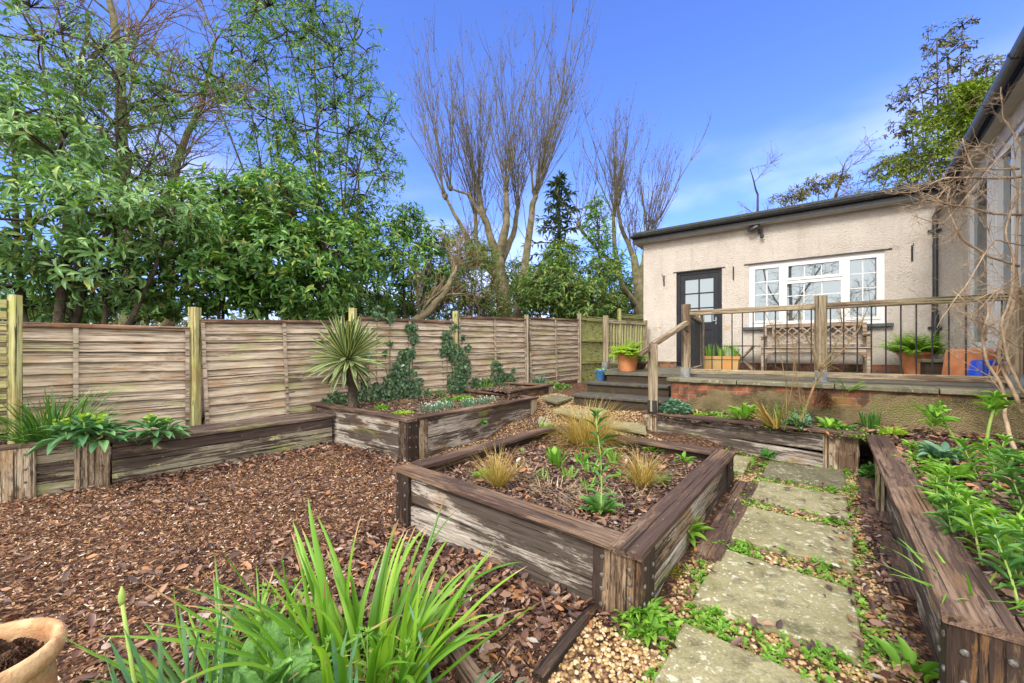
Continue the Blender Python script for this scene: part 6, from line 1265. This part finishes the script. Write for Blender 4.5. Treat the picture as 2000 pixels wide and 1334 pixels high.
def clear(XY,polys):
    k=np.ones(len(XY),bool)
    for P in polys: k&=~inpoly(XY[:,0],XY[:,1],np.array([p[:2] for p in P]))
    return XY[k]
def clustered(P,n,k,sg):
    c=polyrand(P,k); w_=RG.random(k)**2; w_/=w_.sum(); i=RG.choice(k,n,p=w_); q=c[i]+RG.normal(0,sg,(n,2)); return q[inpoly(q[:,0],q[:,1],np.array([p[:2] for p in P]))]
near=[(-2.6,.6),(-2.2,3.2),(-.9,3.0),B,(.5,1.5),(.1,.7)]
def litter_near(XY):
    w_=1/(1+((XY[:,0]+.1)**2+(XY[:,1]-1.3)**2)*.0); return XY
hi_=polyrand([(-.95,2.9),B,(.5,1.62),(.0,.85),(-1.2,.7),(-1.7,1.6)],1500)
big=np.concatenate([clustered(patio,4200,70,.22),polyrand(patio,1500)])
# drifts of leaves along the bed wall, the seat and the picture's lower edge
tt=RG.random(1500); dA=np.array(A)[None]+(np.array(B)-np.array(A))[None]*tt[:,None]-np.array(nAB)[None]*np.abs(RG.normal(0,.16,1500))[:,None]
tt=RG.random(1100); dSeat=np.array(S0)[None]+(np.array(S1)-np.array(S0))[None]*tt[:,None]-np.array(ns)[None]*np.abs(RG.normal(0,.22,1100))[:,None]
tt=RG.random(800); dLb=np.array(LW)[None]+(np.array(LN)-np.array(LW))[None]*tt[:,None]-np.array(n1)[None]*np.abs(RG.normal(0,.2,800))[:,None]
gpatch=[(.36,1.84),(.11,1.51),(-.2,1.1),(.1,.7),(.9,.7),(.75,1.5),(.6,1.62),(.45,1.75)]
XY=clear(np.concatenate([hi_,big,dA,dSeat,dLb]),beds+[gpatch]); XY=XY[(XY[:,0]<.55)]
tag(lf('fallen_leaves',scatter(XY,gz,'dead',.022,.075,.52,.040,.5),m_deadl),'brown fallen leaves scattered over the bark courtyard','fallen leaves',None,'stuff')
nb_=clear(polyrand(patio,95000),beds+[gpatch]); tag(lf('bark_chips',scatter(nb_,gz,'chip',.009,.030,.33,.020,.6),m_chip),'reddish bark chippings covering the courtyard','bark chips',None,'stuff')
# pebbles
def pebbles(XY,zf,lo,hi):
    t_=(1+5**.5)/2; ic=np.array([(-1,t_,0),(1,t_,0),(-1,-t_,0),(1,-t_,0),(0,-1,t_),(0,1,t_),(0,-1,-t_),(0,1,-t_),(t_,0,-1),(t_,0,1),(-t_,0,-1),(-t_,0,1)],float); ic/=np.linalg.norm(ic[0])
    fc=np.array([(0,11,5),(0,5,1),(0,1,7),(0,7,10),(0,10,11),(1,5,9),(5,11,4),(11,10,2),(10,7,6),(7,1,8),(3,9,4),(3,4,2),(3,2,6),(3,6,8),(3,8,9),(4,9,5),(2,4,11),(6,2,10),(8,6,7),(9,8,1)])
    n=len(XY); s=RG.uniform(lo,hi,n); sc_=np.stack([s,s*RG.uniform(.6,.95,n),s*RG.uniform(.4,.7,n)],-1); a=RG.uniform(0,6.28,n); V=ic[None]*sc_[:,None]*RG.uniform(.85,1.15,(n,12,1)); c_,s_=np.cos(a)[:,None],np.sin(a)[:,None]
    V=np.stack([V[...,0]*c_-V[...,1]*s_,V[...,0]*s_+V[...,1]*c_,V[...,2]],-1)+np.stack([XY[:,0],XY[:,1],zf(XY[:,0],XY[:,1])+RG.random(n)*.008],-1)[:,None]
    return V.reshape(-1,3),(fc[None]+np.arange(n)[:,None,None]*12).reshape(-1,3)
pathp=[off(B,dBC,-.9),(.05,.75),(.62,1.62),B,C,(2.1,3.6),RR,RN,(1.7,.7)]
pathp=[(.15,.75),(.62,1.60),off(B,nBC,-.02),off(C,nBC,-.02),(2.05,3.8),off(RR,nr1,-.02),RN,(1.6,.75),(.9,.4)]
slabpolys=[[p[:2] for p in s_] for s_ in SL]
backp=[(.5,6.85),(-.0,6.95),(.9,8.3),(1.2,7.6),(.95,6.6),(2.1,5.5),RL,(1.9,3.7),C,D,LE]
xy1=clear(polyrand(pathp,15000),slabpolys); xy2=clear(polyrand(backp,7000),[[A,B,C,D]]); xy3=polyrand(gpatch,3600)
xy4=polyrand([LN,LE,D,A],2600)
o=lf('gravel',pebbles(np.concatenate([xy1,clear(xy3,slabpolys),xy2,xy4]),gz,.006,.015),m_peb); tag(o,'ochre pea gravel between the slabs of the path','gravel',None,'stuff'); o.data.polygons.foreach_set('use_smooth',[True]*len(o.data.polygons))
XY=clear(polyrand(pathp,620),slabpolys+[gpatch]); tt=RG.random(380); dR_=np.array(RR)[None]+(np.array(RN)-np.array(RR))[None]*(.25+.75*tt[:,None])-np.array(nr2)[None]*np.abs(RG.normal(0,.11,380))[:,None]
XY=np.concatenate([XY,dR_,polyrand(pathp,40)])
tag(lf('fallen_leaves',scatter(XY,lambda x,y:gz(x,y)+.022,'dead',.025,.062,.5,.03,.4),m_deadl),'dark wet leaves lying among the gravel and slabs of the path','fallen leaves',None,'stuff')
# creeping weeds between slabs
def weeds(XY,zf,lo,hi): 
    n=len(XY); P=np.stack([XY[:,0],XY[:,1],zf(XY[:,0],XY[:,1])+.012+RG.random(n)*.03],-1); return whorls(P,np.tile([0,0,1.],(n,1))+RG.normal(0,.2,(n,3)),6,hi,hi*.45,(.7,1.45),'lo',.5)
wj=[]
for s_ in SL:
    s2_=np.array([p[:2] for p in s_]); 
    for i in range(len(s2_)):
        a_,b_=s2_[i],s2_[(i+1)%len(s2_)]; k=int(48*np.linalg.norm(b_-a_)); q=a_+(b_-a_)*RG.random((k,1)); c=s2_.mean(0); wj.append(q+nrm(q-c)*np.abs(RG.normal(.03,.03,(k,1))))
wr=np.array(RR)[None]+(np.array(RN)-np.array(RR))[None]*(.1+.85*RG.random((420,1)))-np.array(nr2)[None]*(.28+RG.normal(0,.05,(420,1)))
wl_=np.array(B)[None]+(np.array(C)-np.array(B))[None]*(.02+.6*RG.random((330,1)))-np.array(nBC)[None]*(.22+RG.normal(0,.05,(330,1)))
XY=clear(np.concatenate(wj+[wr,wl_,clustered(pathp,500,30,.05)]),slabpolys+[[A,B,C,D]])
tag(lf('creeping_weeds',weeds(XY,gz,.02,.026),m_fresh),'small bright green weeds growing in the joints of the path','weeds',None,'stuff')
# litter in the beds
bedp=[(Vector(A)+(Vector(C)-Vector(A))*.08)[:],(Vector(B)+(Vector(D)-Vector(B))*.08)[:],(Vector(C)+(Vector(A)-Vector(C))*.08)[:],(Vector(D)+(Vector(B)-Vector(D))*.08)[:]]
zc=lambda v:(lambda x,y:np.full(x.shape,v))
tag(lf('leaf_litter',cat(scatter(polyrand(bedp,1500),zc(.335),'dead',.03,.07,.5,.02,.4),scatter(polyrand(bedp,7000),zc(.335),'chip',.008,.022,.6,.01,.4)),m_deadl),'brown leaf litter on the soil of the central bed','leaf litter',None,'stuff')
rp=[off(RL,nr1,.16),off(RR,dr2,.12)[:2],(RR[0]+.1,RR[1]-.1),(RN[0]+.22,RN[1]+.15),(3.2,.6),(5.2,2.6),(E1.x+.1,E1.y-.1),(E0.x+.1,E0.y-.1)]
tag(lf('leaf_litter',cat(scatter(polyrand(rp,3800),rsz,'dead',.03,.085,.5,.03,.4),scatter(polyrand(rp,5000),rsz,'chip',.01,.025,.6,.01,.4)),m_deadl),'reddish brown leaf litter on the soil of the right bed','leaf litter',None,'stuff')
lp=[(LW[0]+.2,LW[1]+.1),(LN[0]+.02,LN[1]+.22),(LE[0]-.2,LE[1]),(LB[0],LB[1]-.2)]
tag(lf('leaf_litter',cat(scatter(polyrand(lp,900),zc(.465),'dead',.03,.07,.5,.02,.4),scatter(polyrand(lp,2500),zc(.465),'chip',.01,.022,.6,.01,.4)),m_deadl),'brown leaf litter on the soil of the long left bed','leaf litter',None,'stuff')
XY=clustered(rp,1300,40,.10); tag(lf('creeping_weeds',weeds(XY,rsz,.02,.036),m_fresh),'small green weeds carpeting parts of the right bed','weeds',None,'stuff')

# bare tree behind the viewer, mirrored in the panes
rambler('bare_tree',(-10.5,-13.5,0),'bare tree standing behind the viewer, seen only as a reflection in the window panes',[([(-10.5,-13.5,0),(-10.4,-13.5,4),(-10.6,-13.4,8),(-10.2,-13.6,11)],.14),([(-10.4,-13.5,3.6),(-12,-13.2,6),(-13,-13,9.5)],.08),([(-10.5,-13.5,4.2),(-8.8,-13.9,7),(-8,-14.2,10)],.08)],m_barkd,.2,12,.42,.008,2,'tree')
